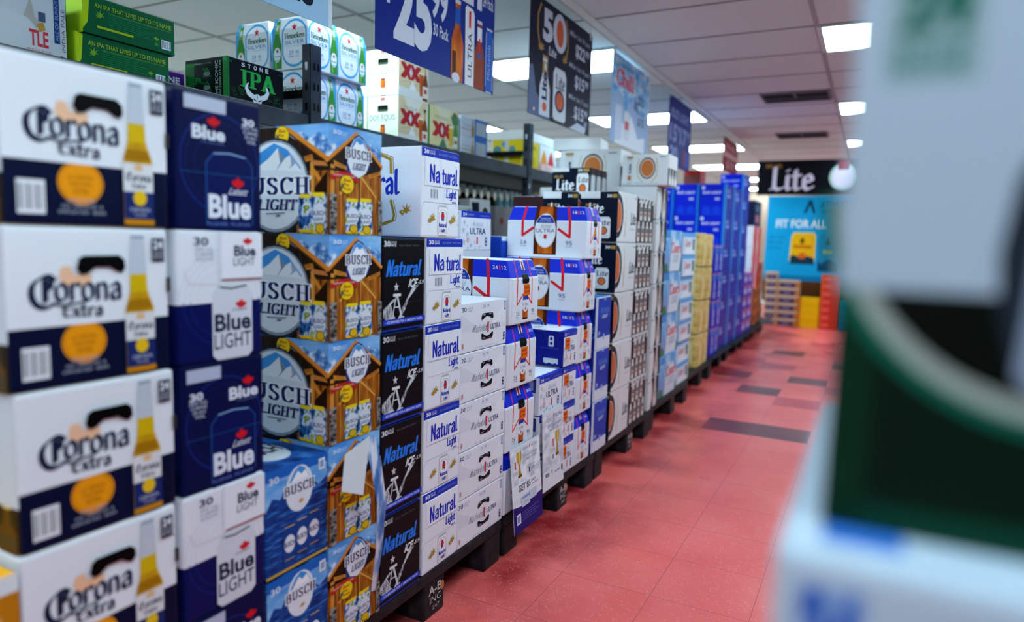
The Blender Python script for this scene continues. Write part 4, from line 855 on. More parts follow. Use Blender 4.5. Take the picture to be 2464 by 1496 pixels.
# ------------------------------------------------------------------ pallets
PB = noise_mat('black_plastic', [(.3, '#17161a'), (.6, '#29272b'), (.8, '#3d3a3d')], (14, 14, 14), rough=.5, sc=2)
def pallet_mesh(L, D=.955):
    dk = Mesh(); dk.rbox(-D, 0, .112, 0, L, .148, PB, .006)
    for i in range(4): dk.box(-D+.06+.25*i, .02, .148, -D+.16+.25*i, L-.02, .1495, PB)
    dk = dk.build('deck')
    ft = Mesh(); ft.rbox(-.11, -.055, 0, 0, .055, .115, PB, .008); ft = ft.build('foot'); return dk, ft
STEN = '#c9c6c4'
def pallet(x, y, L, label, sten=False):
    D = .955-(-1.08-x)
    t = obj('pallet', None, None, (x, y, 0)); tag(t, label, 'pallet', 'black plastic pallets along the aisle')
    dk, ft = pallet_mesh(L, D)
    obj('deck', dk, t)
    for yy in (.056, L/2+.08, L-.056):
        for xx in (-.004, -D/2, .113-D):
            fo = obj('foot', ft, t, (xx, yy, 0))
            if xx > -.1 and .3 < yy < L-.2: mid = fo
    if sten:
        m = Mesh(); p = Print(m, .11, .115, lambda u, v, e: (e+.0012, u-.055, v))
        p.txt('A-B', .2, .62, .82, .86, STEN, .02); p.txt('INC', .26, .38, .8, .56, STEN, .0); p.txt('247', .38, .2, .72, .3, STEN, 0); p.ell(.86, .68, .09, .13, '#b9784c')
        obj('stencil', m.build('stencil'), mid)['label'] = 'white stencilled letters'
where = ['under the white medallion cases', 'under the barn print and white and blue packs', 'under the white bottle cases and posters', 'under the white packs with orange medallions', 'under the icy blue packs', 'under the gold packs', 'under the blue packs', 'under the red and white packs', 'under the last brown cases']
ys = [(-.92, .95, -1.08, 0), (.06, .98, -1.08, 0), (1.07, .985, -1.08, 1), (2.08, .89, -1.08, 1), (2.995, .9, -1.085, 1), (3.93, .97, -1.1, 0), (4.95, .97, -1.14, 0), (5.95, .97, -1.18, 0), (6.95, .97, -1.2, 0), (7.95, .97, -1.23, 0), (8.95, .97, -1.255, 0)]
lab = ['black plastic pallet before the white medallion cases', 'black plastic pallet under the white and navy bottle cases', 'black plastic pallet stencilled in white under the barn print packs', 'black plastic pallet stencilled in white under the white bottle cases', 'black plastic pallet under the white packs with orange medallions', 'black plastic pallet under the white bottle print cases', 'black plastic pallet under the icy blue packs', 'black plastic pallet under the gold packs', 'black plastic pallet under the tall blue tower', 'black plastic pallet under the red and white packs', 'black plastic pallet at the far end of the row']
for (y, L, x, s), l in zip(ys, lab): pallet(x, y, L, l, s)

# ------------------------------------------------------------------ the wall of beer along the aisle
XF = -1.08; Z0 = .1505
GR = 'on the aisle pallets'
z = stack('pale_bottle_case', XF, .531, Z0, 'white and navy bottle case with round orange medallion', 'in its stack', GR, n=5, dz=.2445)
plain('orange_top_case', .25, .36, .235, {'all': '#c9ccd2', 'top': '#f0a81c'}, lambda k: (k.front.rect(0, .25, 1, .88, '#c07a12'), k.front.rect(0, .88, 1, 1, '#dfe6ea'), k.front.txt('24', .68, .4, .92, .75, '#d9a860', .02)), bevel=.006)
stack(['orange_top_case']*2, XF, .276, Z0, 'amber and white case with yellow top', 'in the pair beside the medallion cases', GR, dz=.237)
stack(['navy_can_pack_variant', 'white_navy_can_pack', 'navy_can_pack_variant', 'white_navy_can_pack', 'navy_can_pack'], XF, .804, Z0,
      ['navy blue can pack with white lettering and red leaf', 'white over navy can pack with red leaf']*2+['navy blue can pack with tape strip and red leaf'], 'in its stack', GR, dz=.2445)
stack('blue_lake_can_pack', XF, .996, Z0, 'blue can pack with lake picture and mountain badge', 'below the barn packs', GR, n=2, dz=.244)
stack('barn_print_can_pack', XF, 1.185, Z0, 'can pack printed with a wooden barn and mountains', 'in its stack', GR, n=5, dz=.2439, j=.0008)
stack('black_can_pack', XF, 1.376, Z0, 'glossy black can pack with blue lettering and silver eagle', 'in its stack', GR, n=4, dz=.2435, j=.003)
stack(['white_blue_can_pack']*3+['white_blue_can_pack_split'], XF, 1.57, Z0, 'white can pack with blue band and gold leaves', 'under the jutting pack', GR, dz=.2435, j=.003)
place('white_blue_can_pack_split', XF, 1.54, Z0+4*.2435, 'white can pack with blue band, alone on top and jutting over its stack', GR, j=0)
stack('white_slim_can_case', XF-.004, 1.764, Z0, 'flat white can case with two curved hand holes', 'in its stack', GR, n=5, dz=.1556)
stack('tall_bottle_case', XF, 2.062, Z0+.005, 'white and blue bottle case with red ribbon lines', 'beside the flat white cases', GR, n=4, dz=.2248, j=.004)
# white star cases behind and between
stack(['white_star_can_case']*3, XF, 2.336, Z0+.002, 'flat white case with grey stars and blue band', 'behind the trophy poster', GR, dz=.1515)
stack('white_star_can_case_marked', XF, 2.557, Z0+.002, 'white starred case with navy side and orange sticker', 'in its stack', GR, n=4, dz=.1525)
stack('slim_bottle_case', XF, 2.7, Z0+.003, 'slim white and blue bottle case with orange sticker', 'under the jutting case', GR, n=4, dz=.2235, j=.004)
place('slim_bottle_case', XF, 2.762, Z0+.003+4*.2235, 'slim white and blue bottle case, highest of its stack and jutting out over it', GR, j=0, skip=('price_sticker',))
stack('deep_blue_can_pack', XF, 2.905, Z0, 'deep blue can pack with white frame and script', 'in its stack', GR, n=3, dz=.2415)
stack('navy_and_white_can_pack', XF, 3.152, Z0, 'white and navy can pack with orange medallion', 'in the front stack', GR, n=5, dz=.243)
stack('navy_and_white_can_pack', XF-.202, 3.145, Z0, 'white and navy can pack with orange medallion', 'in the rear stack', GR, n=5, dz=.243)
stack('brown_bottle_print_case', XF-.01, 3.49, Z0, 'brown case printed with rows of white bottles', 'in its stack', GR, n=5, dz=.243)
z = stack('white_case_with_bottle_print', XF-.012, 3.84, Z0, 'white case with one bottle on a dark panel', 'in its stack', GR, n=7, dz=.1845)
place('white_medallion_case', -1.035, 3.84, z+.001, 'white case with large bronze medallion lying across the top of the bottle print stacks', GR, j=0)
place('navy_can_pack_lying', -1.385, 3.55, Z0+5*.243+.0005, 'navy can pack lying on its side on the brown bottle print cases', GR, j=0)
stack('brown_bottle_print_case', XF-.385, 3.5, Z0, 'brown case printed with rows of white bottles', 'in the rear stack', GR, n=5, dz=.243)
stack('white_case_with_bottle_print', XF-.39, 3.86, Z0, 'white case with one bottle on a dark panel', 'in the rear stack', GR, n=7, dz=.1845)
place('white_medallion_case_wide', -1.36, 3.98, z+.001, 'wide white case with pale top behind the lying navy pack', GR, j=0)
plain('small_white_carton', .2, .3, .07, {'all': '#eef1f2'})
place('small_white_carton', -1.5, 4.0, z+.232, 'small blank white carton on the wide white case', GR, rot=.12, j=0)
# goods a row further back
BK = 'rear row'
plain('tall_plain_case', .26, .34, .922, {'all': '#d5d9e2'})
plain('plain_support_case', .24, .34, .738, {'all': '#d5d9e2'})
place('tall_plain_case', -1.505, 2.425, Z0, 'tall plain pale case under the white starred case in the rear row', j=0)
place('white_star_can_case_back', -1.505, 2.432, Z0+.923, 'white starred case with blue band set back behind the bottle cases', j=0)
place('plain_support_case', -1.5, 2.72, Z0, 'tall plain pale case under the deep blue script case', j=0)
plain('deep_blue_back_case', .24, .3, .245, {'all': '#1742b0', 'top': '#cfd8ea', 'front': [(0, '#1742b0'), (.92, '#cfd8ea')]}, lambda k: (michelob(k.front, .05, .12, 1.1, .4, '#7fb0ee'), k.front.rect(.4, .6, .48, .78, '#c62430'), k.left.rect(.7, .6, .8, .78, '#c62430')))
place('deep_blue_back_case', -1.47, 2.72, Z0+.739, 'deep blue case with pale script set back behind the bottle cases', j=0)
R2 = .949                       # lower rack shelf
plain('tall_white_case', .19, .2, .41, {'all': '#d9dcdc'}, lambda k: [(g.rect(.08, .66, .45, .95, '#20283c'), g.ell(.74, .78, .15, .1, '#2c3a34'), g.ell(.74, .77, .07, .05, '#c0923c'), g.vtxt('CLARITY', .62, .1, .86, .58, '#33403c', .02), g.rect(.88, .0, .98, .3, '#d9b060')) for g in (k.front, k.left)], taper=(.3, .012, .012))
place('tall_white_case', -2.17, 3.6, R2, 'tall tapered white case with dark oval badge on the low rack shelf', rot=-.3, j=0)
plain('grey_carton', .3, .2, .38, {'all': '#8f8784'}, lambda k: [g.ell(.3, .75, .08, .06, '#a83a34') for g in (k.left, k.front)])
place('grey_carton', -2.16, 3.9, R2, 'grey carton with red dot on the low rack shelf', j=0)
plain('pale_flat_carton', .3, .2, .36, {'all': '#c9d0d2'}, lambda k: (k.front.vtxt('VIA', .82, .86, .93, .97, '#2c3a34', .02), k.front.line([(0, .95), (1, .95)], .002, '#8a9496')))
place('pale_flat_carton', -2.14, 3.28, R2, 'pale grey carton with a dark word on the low rack shelf', j=0)

# further down the aisle
FR_ = 'far down the aisle'
stack('icy_blue_can_pack', -1.12, 4.18, Z0, 'icy blue can pack with white mountain and red script', 'in its stack', FR_, n=4, dz=.265, j=.006)
stack('pale_blue_case', -1.13, 4.65, Z0-.0, 'small pale blue case with red script', 'in its stack', FR_, n=7, dz=.15, j=.006)
stack('gold_can_pack', -1.16, 5.38, Z0, 'gold can pack', 'in the first gold stack', FR_, n=4, dz=.264, j=.004)
stack('gold_can_pack', -1.16, 5.6, Z0, 'gold can pack', 'in the second gold stack', FR_, n=4, dz=.2625, j=.004)
stack('pale_blue_case', -1.45, 4.65, Z0, 'small pale blue case', 'behind the red script cases', FR_, n=8, dz=.15, j=.006)
for i in range(2):
    stack('blue_can_pack_end', -1.185, 5.98+.2*i, Z0, 'bright blue can pack with upright white lettering', ['beside the gold packs', 'before the tower'][i], FR_, n=4, dz=.241, j=.004)
for i in range(3):
    for j in range(3):
        if i and j: continue
        stack(['blue_can_pack_low']*(7 if j == 2 else 4)+['blue_can_pack']*(0 if j == 2 else 2), -1.2-.232*i, 6.4+.45*j, Z0, 'bright blue can pack with white lettering', ['at the tower corner', 'in the tower middle', 'at the tower end', 'one row in from the tower corner', 'two rows in from the tower corner'][j if not i else 2+i], FR_, j=.003)
plain('red_white_can_pack', .3, .3, .245, {'all': '#d81420', 'left': '#dfe0e6'}, lambda k: (k.front.poly([(0, 0), (.26, 0), (.14, .5), (.26, 1), (0, 1)], '#e3e4ea'), k.front.rect(.8, 0, 1, 1, '#a81c28')))
plain('brown_orange_case', .34, .3, .15, {'all': '#a85a2c', 'front': '#b8622c'}, lambda k: (k.front.rect(.1, .2, .5, .8, '#5c2a24'), k.front.rect(.8, 0, 1, 1, '#3a2430')))
plain('violet_blue_case', .3, .3, .13, {'all': '#3a2a9c', 'front': '#3636b0'}, lambda k: (k.front.rect(.15, .3, .75, .75, '#b9a8d8'), k.front.rect(.0, .85, 1, 1, '#c8607a')))
for j in range(2):
    stack('violet_blue_case', -1.205, 7.77+.31*j, Z0, 'violet blue case with pale label', ['just beyond the blue tower', 'in the second stack beyond the tower'][j], FR_, n=5, dz=.132, j=.004)
    zt = stack(['brown_orange_case']*3, -1.235, 8.4+.36*j, Z0, 'brown and orange case', ['under the first red packs', 'under the second red packs'][j], FR_, dz=.152, j=.004)
    stack('red_white_can_pack', -1.24, 8.42+.34*j, zt, 'red and white can pack', ['in the first red stack', 'in the second red stack'][j], FR_, n=3, dz=.247, j=.004)
stack(['brown_orange_case']*5, -1.255, 9.2, Z0, 'brown and orange case', 'in the last stack of the row', FR_, dz=.152, j=.004)
plain('navy_display_carton', .5, .3, .3, {'all': '#1a2044'}, lambda k: (k.front.rect(.1, .15, .7, .45, '#b05a68'), k.front.txt('SALE', .15, .6, .7, .8, '#8f98b8', .02)))
place('navy_display_carton', -1.26, 8.6, zt+3*.247, 'navy display carton on top of the red and white packs', FR_, j=0)
plain('red_carton', .2, .16, .14, {'all': '#c0453a', 'left': [(0, '#8f4a40'), (.7, '#d23a2c')]})
place('red_carton', -1.47, 6.6, Z0+4*.2405+2*.2755+.001, 'small red carton on top of the blue tower', FR_, j=0)

# ------------------------------------------------------------------ storage rack behind the stacks
RK = noise_mat('rack_paint', [(.35, '#2c3138'), (.65, '#3a4048')], (5, 5, 5), rough=.4, sc=2)
RD = mat('#060708', .6)
t = obj('storage_rack', None, None, (-2.1, 0, 0)); tag(t, 'dark grey steel storage rack with slotted posts behind the aisle stacks', 'rack')
PY = (-1.86, .14, 2.15, 4.15, 6.15)
pm = Mesh(); pm.box(0, 0, 0, .045, .004, 1.88, RK); pm.box(.041, 0, 0, .045, .06, 1.88, RK)
for i in range(22):
    z = .1+.08*i
    pm.polys = None
    pm.add([(.0455, .014, z), (.0455, .028, z), (.0455, .025, z+.03), (.0455, .017, z+.03)], [(0, 1, 2, 3)], '#c9ced4' if i % 5 == 2 else '#07080a')
    pm.add([(.0455, .036, z), (.0455, .05, z), (.0455, .047, z+.03), (.0455, .039, z+.03)], [(0, 1, 2, 3)], '#07080a')
    pm.add([(.014, -.0005, z+.03), (.03, -.0005, z+.03), (.027, -.0005, z), (.017, -.0005, z)], [(3, 2, 1, 0)], '#c9ced4' if i % 6 == 3 else '#07080a')
pm = pm.build('post')
for y in PY:
    obj('post', pm, t, (0, y, 0))
    o = obj('post', pm, t, (-.95, y, 0))
    for z in (.2, .85, 1.69):
        m_ = Mesh(); m_.box(-.91, y+.004, z-.015, -.004, y+.02, z+.015, RD); obj('side_rail', m_.build('side_rail'), t)
for z in (1.6, .96):
    for a, b in zip(PY, PY[1:]):
        m_ = Mesh(); m_.rbox(.0, a+.062, z-.075, .038, b-.002, z, RK, .004); m_.box(-.02, a+.062, z-.03, .0, b-.002, z-.02, RK); obj('beam', m_.build('beam'), t)
        m_ = Mesh(); m_.rbox(-.95, a+.062, z-.075, -.91, b-.002, z, RK, .004); obj('beam', m_.build('beam'), t)
    m_ = Mesh(); m_.box(-.905, PY[0]+.07, z-.03, -.004, PY[-1]-.01, z-.012, RD)
    obj('deck', m_.build('deck'), t)
XS, ZS = -2.13, 1.589
XS0 = -2.13
TG = 'beer packs on the top rack shelf'
place('white_red_can_case', XS, .92, ZS, 'white can case with red lettering and a blue strip on the rack shelf', TG, j=0)
place('green_can_case', XS, 1.265, ZS, 'green can case with yellow lettering on the rack, lower of two', TG, j=0)
place('green_can_case', XS+.005, 1.285, ZS+.1135, 'green can case with yellow lettering on the rack, upper of two', TG, j=0)
plain('purple_can_case', .15, .3, .125, {'all': '#4a1a7a'}, lambda k: (k.front.txt('STONE', -.0, .66, .85, .85, '#e4e0ee', .03), k.front.txt('BREWING', .1, .48, .8, .58, '#c9b8e0', .0), k.front.pen('u', .4, .05, .75, .42, '#d9c81c', .2, .1, 0)))
place('purple_can_case', XS-.245, 1.668, ZS, 'purple can case with white and yellow lettering on the rack', TG, j=0)
place('black_green_can_pack', XS+.02, 1.79, ZS, 'black can pack with green lettering and horned white head', TG, j=0)
for i, (dx, y, l) in enumerate(((0, 2.2, 'silver bottle pack with red star, lower front by the rack post'), (0, 2.386, 'silver bottle pack with red star, lower front beside the cream packs'), (-.205, 2.2, 'silver bottle pack with red star, lower rear behind the black pack'))):
    place('silver_green_bottle_pack', XS+.0+dx, y, ZS, l, TG, j=0); place('silver_green_bottle_pack', XS+.0+dx+(.012 if not dx else 0), y, ZS+.2148, l.replace('lower', 'upper'), TG, j=0)
place('silver_green_bottle_pack', XS-.43, 2.2, ZS, 'silver bottle pack with red star, lower one in the farthest back position', TG, j=0)
for y, dx, l in ((2.83, 0, 'beside the green edged pack'), (2.83, -.196, 'in the rear')):
    place('cream_bottle_pack', XS+dx, y, ZS, 'cream bottle pack with red crosses, lower of two '+l, TG, j=0); place('cream_bottle_pack', XS+dx, y, ZS+.227, 'cream bottle pack with red crosses, upper of two '+l, TG, j=0)
place('green_edged_bottle_pack', XS, 3.105, ZS, 'cream and green bottle pack with red crosses on the rack', TG, j=0)
plain('white_blue_slim_pack', .3, .2, .115, {'all': '#cfd6de'}, lambda k: (k.front.rect(.5, 0, 1, 1, '#2f6cc0'), k.front.rect(.56, .2, .95, .85, '#b4bcc4'), k.front.txt('GOLDEN', .06, .5, .4, .62, '#8f9aa8', .0), k.front.bottle(.38, .05, .48, .95, '#b8862c', None, None), k.front.rect(.0, .35, .4, .39, '#b08a4c')))
place('white_blue_slim_pack', XS, 3.42, ZS, 'white and blue can pack on the rack, lower of two', TG, j=0); place('white_blue_slim_pack', XS, 3.42, ZS+.1155, 'white and blue can pack on the rack, upper of two', TG, j=0)
plain('yellow_large_pack', .26, .24, .2, {'all': '#e9e6da', 'front': '#e3c41a', 'left': '#e6c81c'}, lambda k: (k.front.rect(.1, .75, .8, .85, '#b89a14'), k.front.ell(.15, .35, .12, .2, '#b9b0a0'), k.front.rect(.4, .2, .8, .5, '#d6b414'),
      k.left.rect(.0, 0, .06, 1, '#e9e4c8'), k.left.rect(.46, 0, .56, 1, '#c9ced4'), k.left.ell(.2, .66, .13, .14, '#5c8a8f'), k.left.ell(.68, .66, .1, .14, '#6a9498'), k.left.rect(.34, .76, .44, .92, '#2f9ad8'), k.left.rect(.14, .08, .42, .45, '#cfae10'), k.left.rect(.62, .08, .95, .45, '#cfae10')))
place('yellow_large_pack', XS, 4.2, ZS, 'large yellow can pack beside the second rack post', TG, j=0)
plain('white_large_carton', .5, .3, .06, {'all': '#eceae6'})
place('white_large_carton', XS, 4.2, ZS+.2005, 'blank white carton lying on the yellow pack', TG, j=0)
def flame(k):
    for u, c in ((.25, '#f0902c'), (.68, '#d8343c')): k.front.poly([(u-.2, .35), (u-.12, .62), (u, .85), (u+.12, .62), (u+.2, .35)], c)
    k.front.rect(0, .0, 1, .34, '#e0938c'); k.front.txt('SELTZER', .1, .12, .9, .32, '#f0e6e2', .02)
plain('white_flame_pack', .28, .3, .2, {'all': '#e4e0da'}, flame)
place('white_flame_pack', XS, 4.475, ZS, 'white can pack with red and orange points at the rack end', TG, j=0)
plain('grey_tower_case', .2, .2, .12, {'all': '#aeb6be', 'front': '#5c5c80'}, lambda k: k.left.rect(.4, .2, .7, .6, '#e0b45c'))
place('grey_tower_case', XS, 4.84, ZS, 'grey case with amber square on the rack, by the aisle', TG, j=0); place('grey_tower_case', XS-.21, 4.84, ZS, 'grey case with amber square on the rack, set back', TG, j=0)
# bottles on the low shelf behind
def bottle_mesh(glass, lab, cap):
    b_ = Mesh(); b_.lathe([(.034, 0), (.036, .01), (.036, .17), (.03, .2), (.014, .24), (.013, .28)], glass); b_.lathe([(.0365, .05), (.0365, .14)], lab)
    b_.lathe([(.0165, .245), (.0175, .3), (.014, .303)], cap); return b_.build('glass_bottle')
bts = [bottle_mesh(mat('#0d2a18', .15), '#d9dcd8', '#c9d6d2'), bottle_mesh(mat('#10140f', .15), '#2c5a34', '#dfe6e2'), bottle_mesh(mat('#c9b84a', .2), '#e6dfa8', '#e9eeee'), bottle_mesh(mat('#7fb4c0', .2), '#e3a86a', '#dfe9ea')]
bl = ['dark green glass bottle with pale cap on the low rack shelf', 'black glass bottle with green label on the low rack shelf', 'yellow glass bottle with pale label on the low rack shelf', 'light blue glass bottle with tan label on the low rack shelf']
for i in range(44):
    q = (0 if i % 3 else 1) if i < 22 else (2 if i % 2 else 3) if i % 5 else 1
    o = obj('glass_bottle', bts[q], None, (-2.48-.085*(i % 2), 3.42+.05*i, 1.18), 0); tag(o, bl[q], 'bottle', ['green bottles', 'black bottles', 'yellow bottles', 'blue bottles'][q]+' on the low rack shelf')
m_ = Mesh(); m_.rbox(-.25, 0, 0, .1, 2.4, .228, mat('#4c2f26', .6), .004); o = obj('bottle_crate', m_.build('bottle_crate'), None, (-2.5, 3.38, .951)); tag(o, 'long brown crate carrying the glass bottles on the low shelf', 'crate')

# ------------------------------------------------------------------ hanging signs
SX = -1.6
def banner(name, y0, y1, z0, z1, back, label, art, bend=0., x=SX):
    t = obj(name, None, None, (x, y0, z0)); tag(t, label, 'sign')
    w, h = y1-y0, z1-z0; m_ = Mesh(); n = 10
    curve = lambda u, v: bend*math.sin(u/w*3.1)*(1-v/h*.6)
    vs = []; fs = []
    for s in (0, -.0025):
        for i in range(n+1):
            for k in (0, 1):
                u, v = w*i/n, h*k; vs.append((curve(u, v)+s, u, v))
    b_ = 2*(n+1)
    for i in range(n):
        a = 2*i; fs += [(a, a+2, a+3, a+1), (b_+a, b_+a+1, b_+a+3, b_+a+2), (a, b_+a, b_+a+2, a+2), (a+1, a+3, b_+a+3, b_+a+1)]
    fs += [(0, 1, b_+1, b_), (2*n, b_+2*n, b_+2*n+1, 2*n+1)]
    m_.add(vs, fs, back)
    p = Print(m_, w, h, lambda u, v, e: (curve(u, v)+e*1.2+.0006, u, v)); art(p)
    obj('banner_sheet', m_.build('banner_sheet'), t)
    for u in (.04*w, .96*w):
        m_ = Mesh(); m_.rbox(-.003, u-.012, h-.02, .005, u+.012, h+.012, '#c9ced4', .001); c_ = obj('hanging_clip', m_.build('hanging_clip'), t)
        m_ = Mesh(); m_.box(.0, u-.0012, h+.011, .001, u+.0012, CZ-.008-z0+.001, '#b4b8bc'); obj('hanging_wire', m_.build('hanging_wire'), c_)
    return t
def s_light(p):
    p.rect(0, 0, 1, .62, '#a4cdea'); p.txt('cans', .62, .07, .9, .2, '#141c30', .02); p.txt('12 pack', .1, .4, .5, .52, '#141c30', .02); p.rect(.98, 0, 1, 1, '#dfe9f2')
banner('hanging_sign', .93, 1.77, 1.784, 2.36, '#a4cdea', 'light blue hanging sign with black lettering above the silver bottle packs', s_light)
def s_price(p):
    wh = '#d3d9e8'
    p.txt('$', .045, .30, .12, .64, wh, .03); p.txt('25', .12, .1, .41, .58, wh, .045); p.txt('99', .4, .35, .54, .6, wh, .03); p.txt('30 Pack', .42, .24, .55, .32, wh, .015)
    p.txt('$', .09, .78, .16, .99, wh, .03); p.txt('17', .16, .735, .3, .99, wh, .04); p.txt('99', .31, .86, .42, .98, wh, .03); p.txt('18 Pack', .4, .71, .53, .79, wh, .015)
    p.txt('$', .57, .735, .66, 1.0, wh, .03); p.txt('21', .65, .575, .86, 1.0, wh, .045); p.txt('49', .86, .72, .98, .94, wh, .03); p.txt('24 Pack', .87, .62, .98, .71, wh, .015)
    p.bottle(.575, .0, .685, .56, AMBER, None, '#1f57b0', '#c9ced4', .38); p.rect(.585, .0, .62, .2, '#5a2008'); p.ell(.62, .02, .035, .035, '#cfd6ea')
    p.poly([(.705, .0), (.79, 0), (.79, .52), (.775, .55), (.715, .56), (.7, .54)], '#dfe2ea'); p.rect(.735, .42, .755, .53, '#d0212c'); p.poly([(.735, .42), (.745, .44), (.755, .42), (.755, .40), (.745, .42), (.735, .4)], '#d0212c'); p.vtxt('ULTRA', .73, .06, .77, .38, '#1c2f5e', .0)
    p.bottle(.79, .0, .895, .5, '#8e3a1c', None, '#e3e6ee', '#c9ced4', .38); p.rect(.835, .27, .85, .37, '#d0212c'); p.rect(.825, .23, .865, .26, '#1f57b0')
    p.can(.905, -.0, .985, .48, '#1f57b4'); p.line([(.91, .05), (.91, .44)], .004, '#b9c9ea'); p.line([(.98, .03), (.98, .42)], .004, '#9fb4de'); p.vtxt('Michelob', .925, .1, .96, .36, '#8fb0e4', 0)
banner('hanging_sign', 1.99, 2.838, 1.778, 2.36, '#0d2a86', 'dark blue hanging sign with large white prices and beer bottles', s_price)
def s_fifty(p):
    wh = '#c9cce0'; go = '#a9844c'
    p.rect(0, 0, 1, 1, '#10132c'); p.poly([(0, 0), (.3, .0), (.1, .2), (.05, .42), (0, .4)], '#5c688c'); p.poly([(.15, .0), (.9, .0), (.95, .12), (.7, .13), (.4, .06)], '#8792b2'); p.poly([(.6, 0), (.9, 0), (.92, .06), (.75, .08)], '#c3cade')
    p.txt('5', .17, .66, .31, .94, wh, .05); p.ell(.42, .8, .105, .17, wh); p.ell(.42, .8, .055, .12, '#cf5c36')
    for s, c in ((-1, .13), (1, .52)):
        p.line([(c-s*.0, .6), (c+s*.03, .72), (c+s*.03, .85), (c-s*.01, .95)], .014, go); p.shape(SPRIG, c-s*.02, .6, .05, .05, go)
    p.pen('Lite', .25, .56, .37, .64, wh, .17, .06, 30)
    p.bottle(.14, .02, .28, .54, '#cdd2e0', None, '#a9844c', '#a9844c', .42); p.vtxt('Lite', .17, .16, .24, .4, '#1a2246', .04); p.ell(.21, .1, .03, .04, '#cf5c36')
    p.can(.33, .02, .53, .49, '#d3d7e2'); p.pen('Lite', .36, .3, .51, .44, '#1a2246', .16, .05, 30); p.ell(.43, .2, .075, .1, '#2a3058'); p.ell(.43, .2, .055, .075, '#cf5c36')
    for i, (a, b_) in enumerate((('Miller Lite 30 pack', '$22'), ('Miller Lite 18 pack', '$15'), ('Miller Lite 15 pack', '$15'))):
        v = .84-.29*i; p.txt(a, .58, v, .96, v+.06, '#aab0c8', .01); p.txt(b_, .68, v-.17, .86, v-.03, wh, .03); p.txt('99', .87, v-.1, .94, v-.03, wh, .02)
    for u, v in ((.07, .05), (.96, .95)): p.disc(u, v, .008, '#d9dde6')
banner('hanging_sign', 3.2, 4.05, 1.762, 2.358, '#11142e', 'black hanging sign with number 50 and white bottle and can', s_fifty, bend=.012)
def s_chill(p):
    p.rect(0, 0, 1, 1, COORSK); p.poly([(0, .0), (0, .5), (.2, .62), (.35, .4), (.6, .66), (.8, .4), (1, .5), (1, 0)], '#9db8dc'); p.poly([(.1, 0), (.2, .3), (.4, .2), (.5, .4), (.7, .15), (.9, .2), (.9, 0)], '#e3eaf4'); p.poly([(.2, .62), (.35, .4), (.3, .5)], '#4a6a98'); p.poly([(.6, .66), (.72, .45), (.55, .5)], '#5c80b0')
    p.pen('Chill', .1, .66, .56, .86, '#d84a5c', .18, .08, 30); p.txt('GRAB SOME', .12, .88, .5, .93, '#5c80a8', 0); p.txt('$21', .65, .55, .85, .68, '#3f5c88', .03); p.txt('30 pack cans', .6, .78, .95, .83, '#5c80a8', 0); p.txt('$15', .68, .3, .86, .42, '#3f5c88', .03); p.txt('18 pack', .6, .46, .9, .51, '#5c80a8', 0)
    p.can(.1, .05, .26, .45, '#c9d6ea'); p.can(.32, .08, .46, .42, '#d8dde8'); p.rect(.34, .2, .44, .3, '#d05a68')
banner('hanging_sign', 4.43, 5.28, 1.79, 2.37, '#9fc6e4', 'pale icy blue hanging sign with red script lettering', s_chill)
def s_bud(p):
    wh = '#8f9fd8'; p.rect(0, 0, 1, 1, '#142a80'); p.txt('BUD LIGHT', .1, .7, .9, .84, wh, .03); p.txt('15', .06, .36, .36, .62, wh, .04); p.txt('17', .5, .36, .8, .62, wh, .04); p.txt('99', .37, .5, .48, .62, wh, .03); p.txt('99', .82, .5, .94, .62, wh, .03); p.txt('20', .1, .08, .42, .3, wh, .04); p.rect(.7, .05, .78, .3, '#a83a58'); p.rect(.82, .05, .93, .3, '#2f5cc0')
banner('hanging_sign', 5.86, 6.66, 1.79, 2.37, '#142a80', 'dark blue hanging sign with pale prices above the blue tower', s_bud)
def s_red(p): p.rect(0, .42, 1, .6, '#d6a0a8'); p.txt('$19', .2, .05, .8, .36, '#d6a0a8', .04); p.txt('BUDWEISER', .08, .68, .92, .84, '#d6a0a8', .02)
banner('hanging_sign', 8.25, 9.18, 1.98, 2.36, '#8f1420', 'dark red hanging sign with pale lettering, last in the row', s_red)
# wide black banner across the aisle
def crossbanner(y, x0, x1, z0, z1):
    t = obj('hanging_banner', None, None, (x0, y, z0)); tag(t, 'wide black hanging banner with white gothic lettering across the aisle end', 'banner')
    m_ = Mesh(); m_.box(0, 0, 0, x1-x0, .004, z1-z0, '#0a0c12')
    p = Print(m_, x1-x0, z1-z0, lambda u, v, e: (u, -e*2, v)); p.txt('MILLER', .06, .78, .18, .9, '#8a6030', .03); p.pen('Lite', .09, .12, .42, .84, '#cfc6da', .17, .06, 30); p.ell(.62, .5, .1, .38, '#9fb8b0'); p.ell(.62, .5, .08, .3, '#cfc6da'); p.rect(.58, .7, .66, .95, '#7a2030'); p.txt('BEER', .75, .25, .95, .6, '#cfc6da', .03)
    obj('banner_sheet', m_.build('banner_sheet'), t)
    for u in (.05, x1-x0-.05):
        m_ = Mesh(); m_.box(u-.002, 0, z1-z0, u+.002, .002, CZ-z0-.001, '#b4b8bc'); obj('hanging_clip', m_.build('hanging_clip'), t)
crossbanner(10.0, -1.46, .25, 1.8, 2.262)

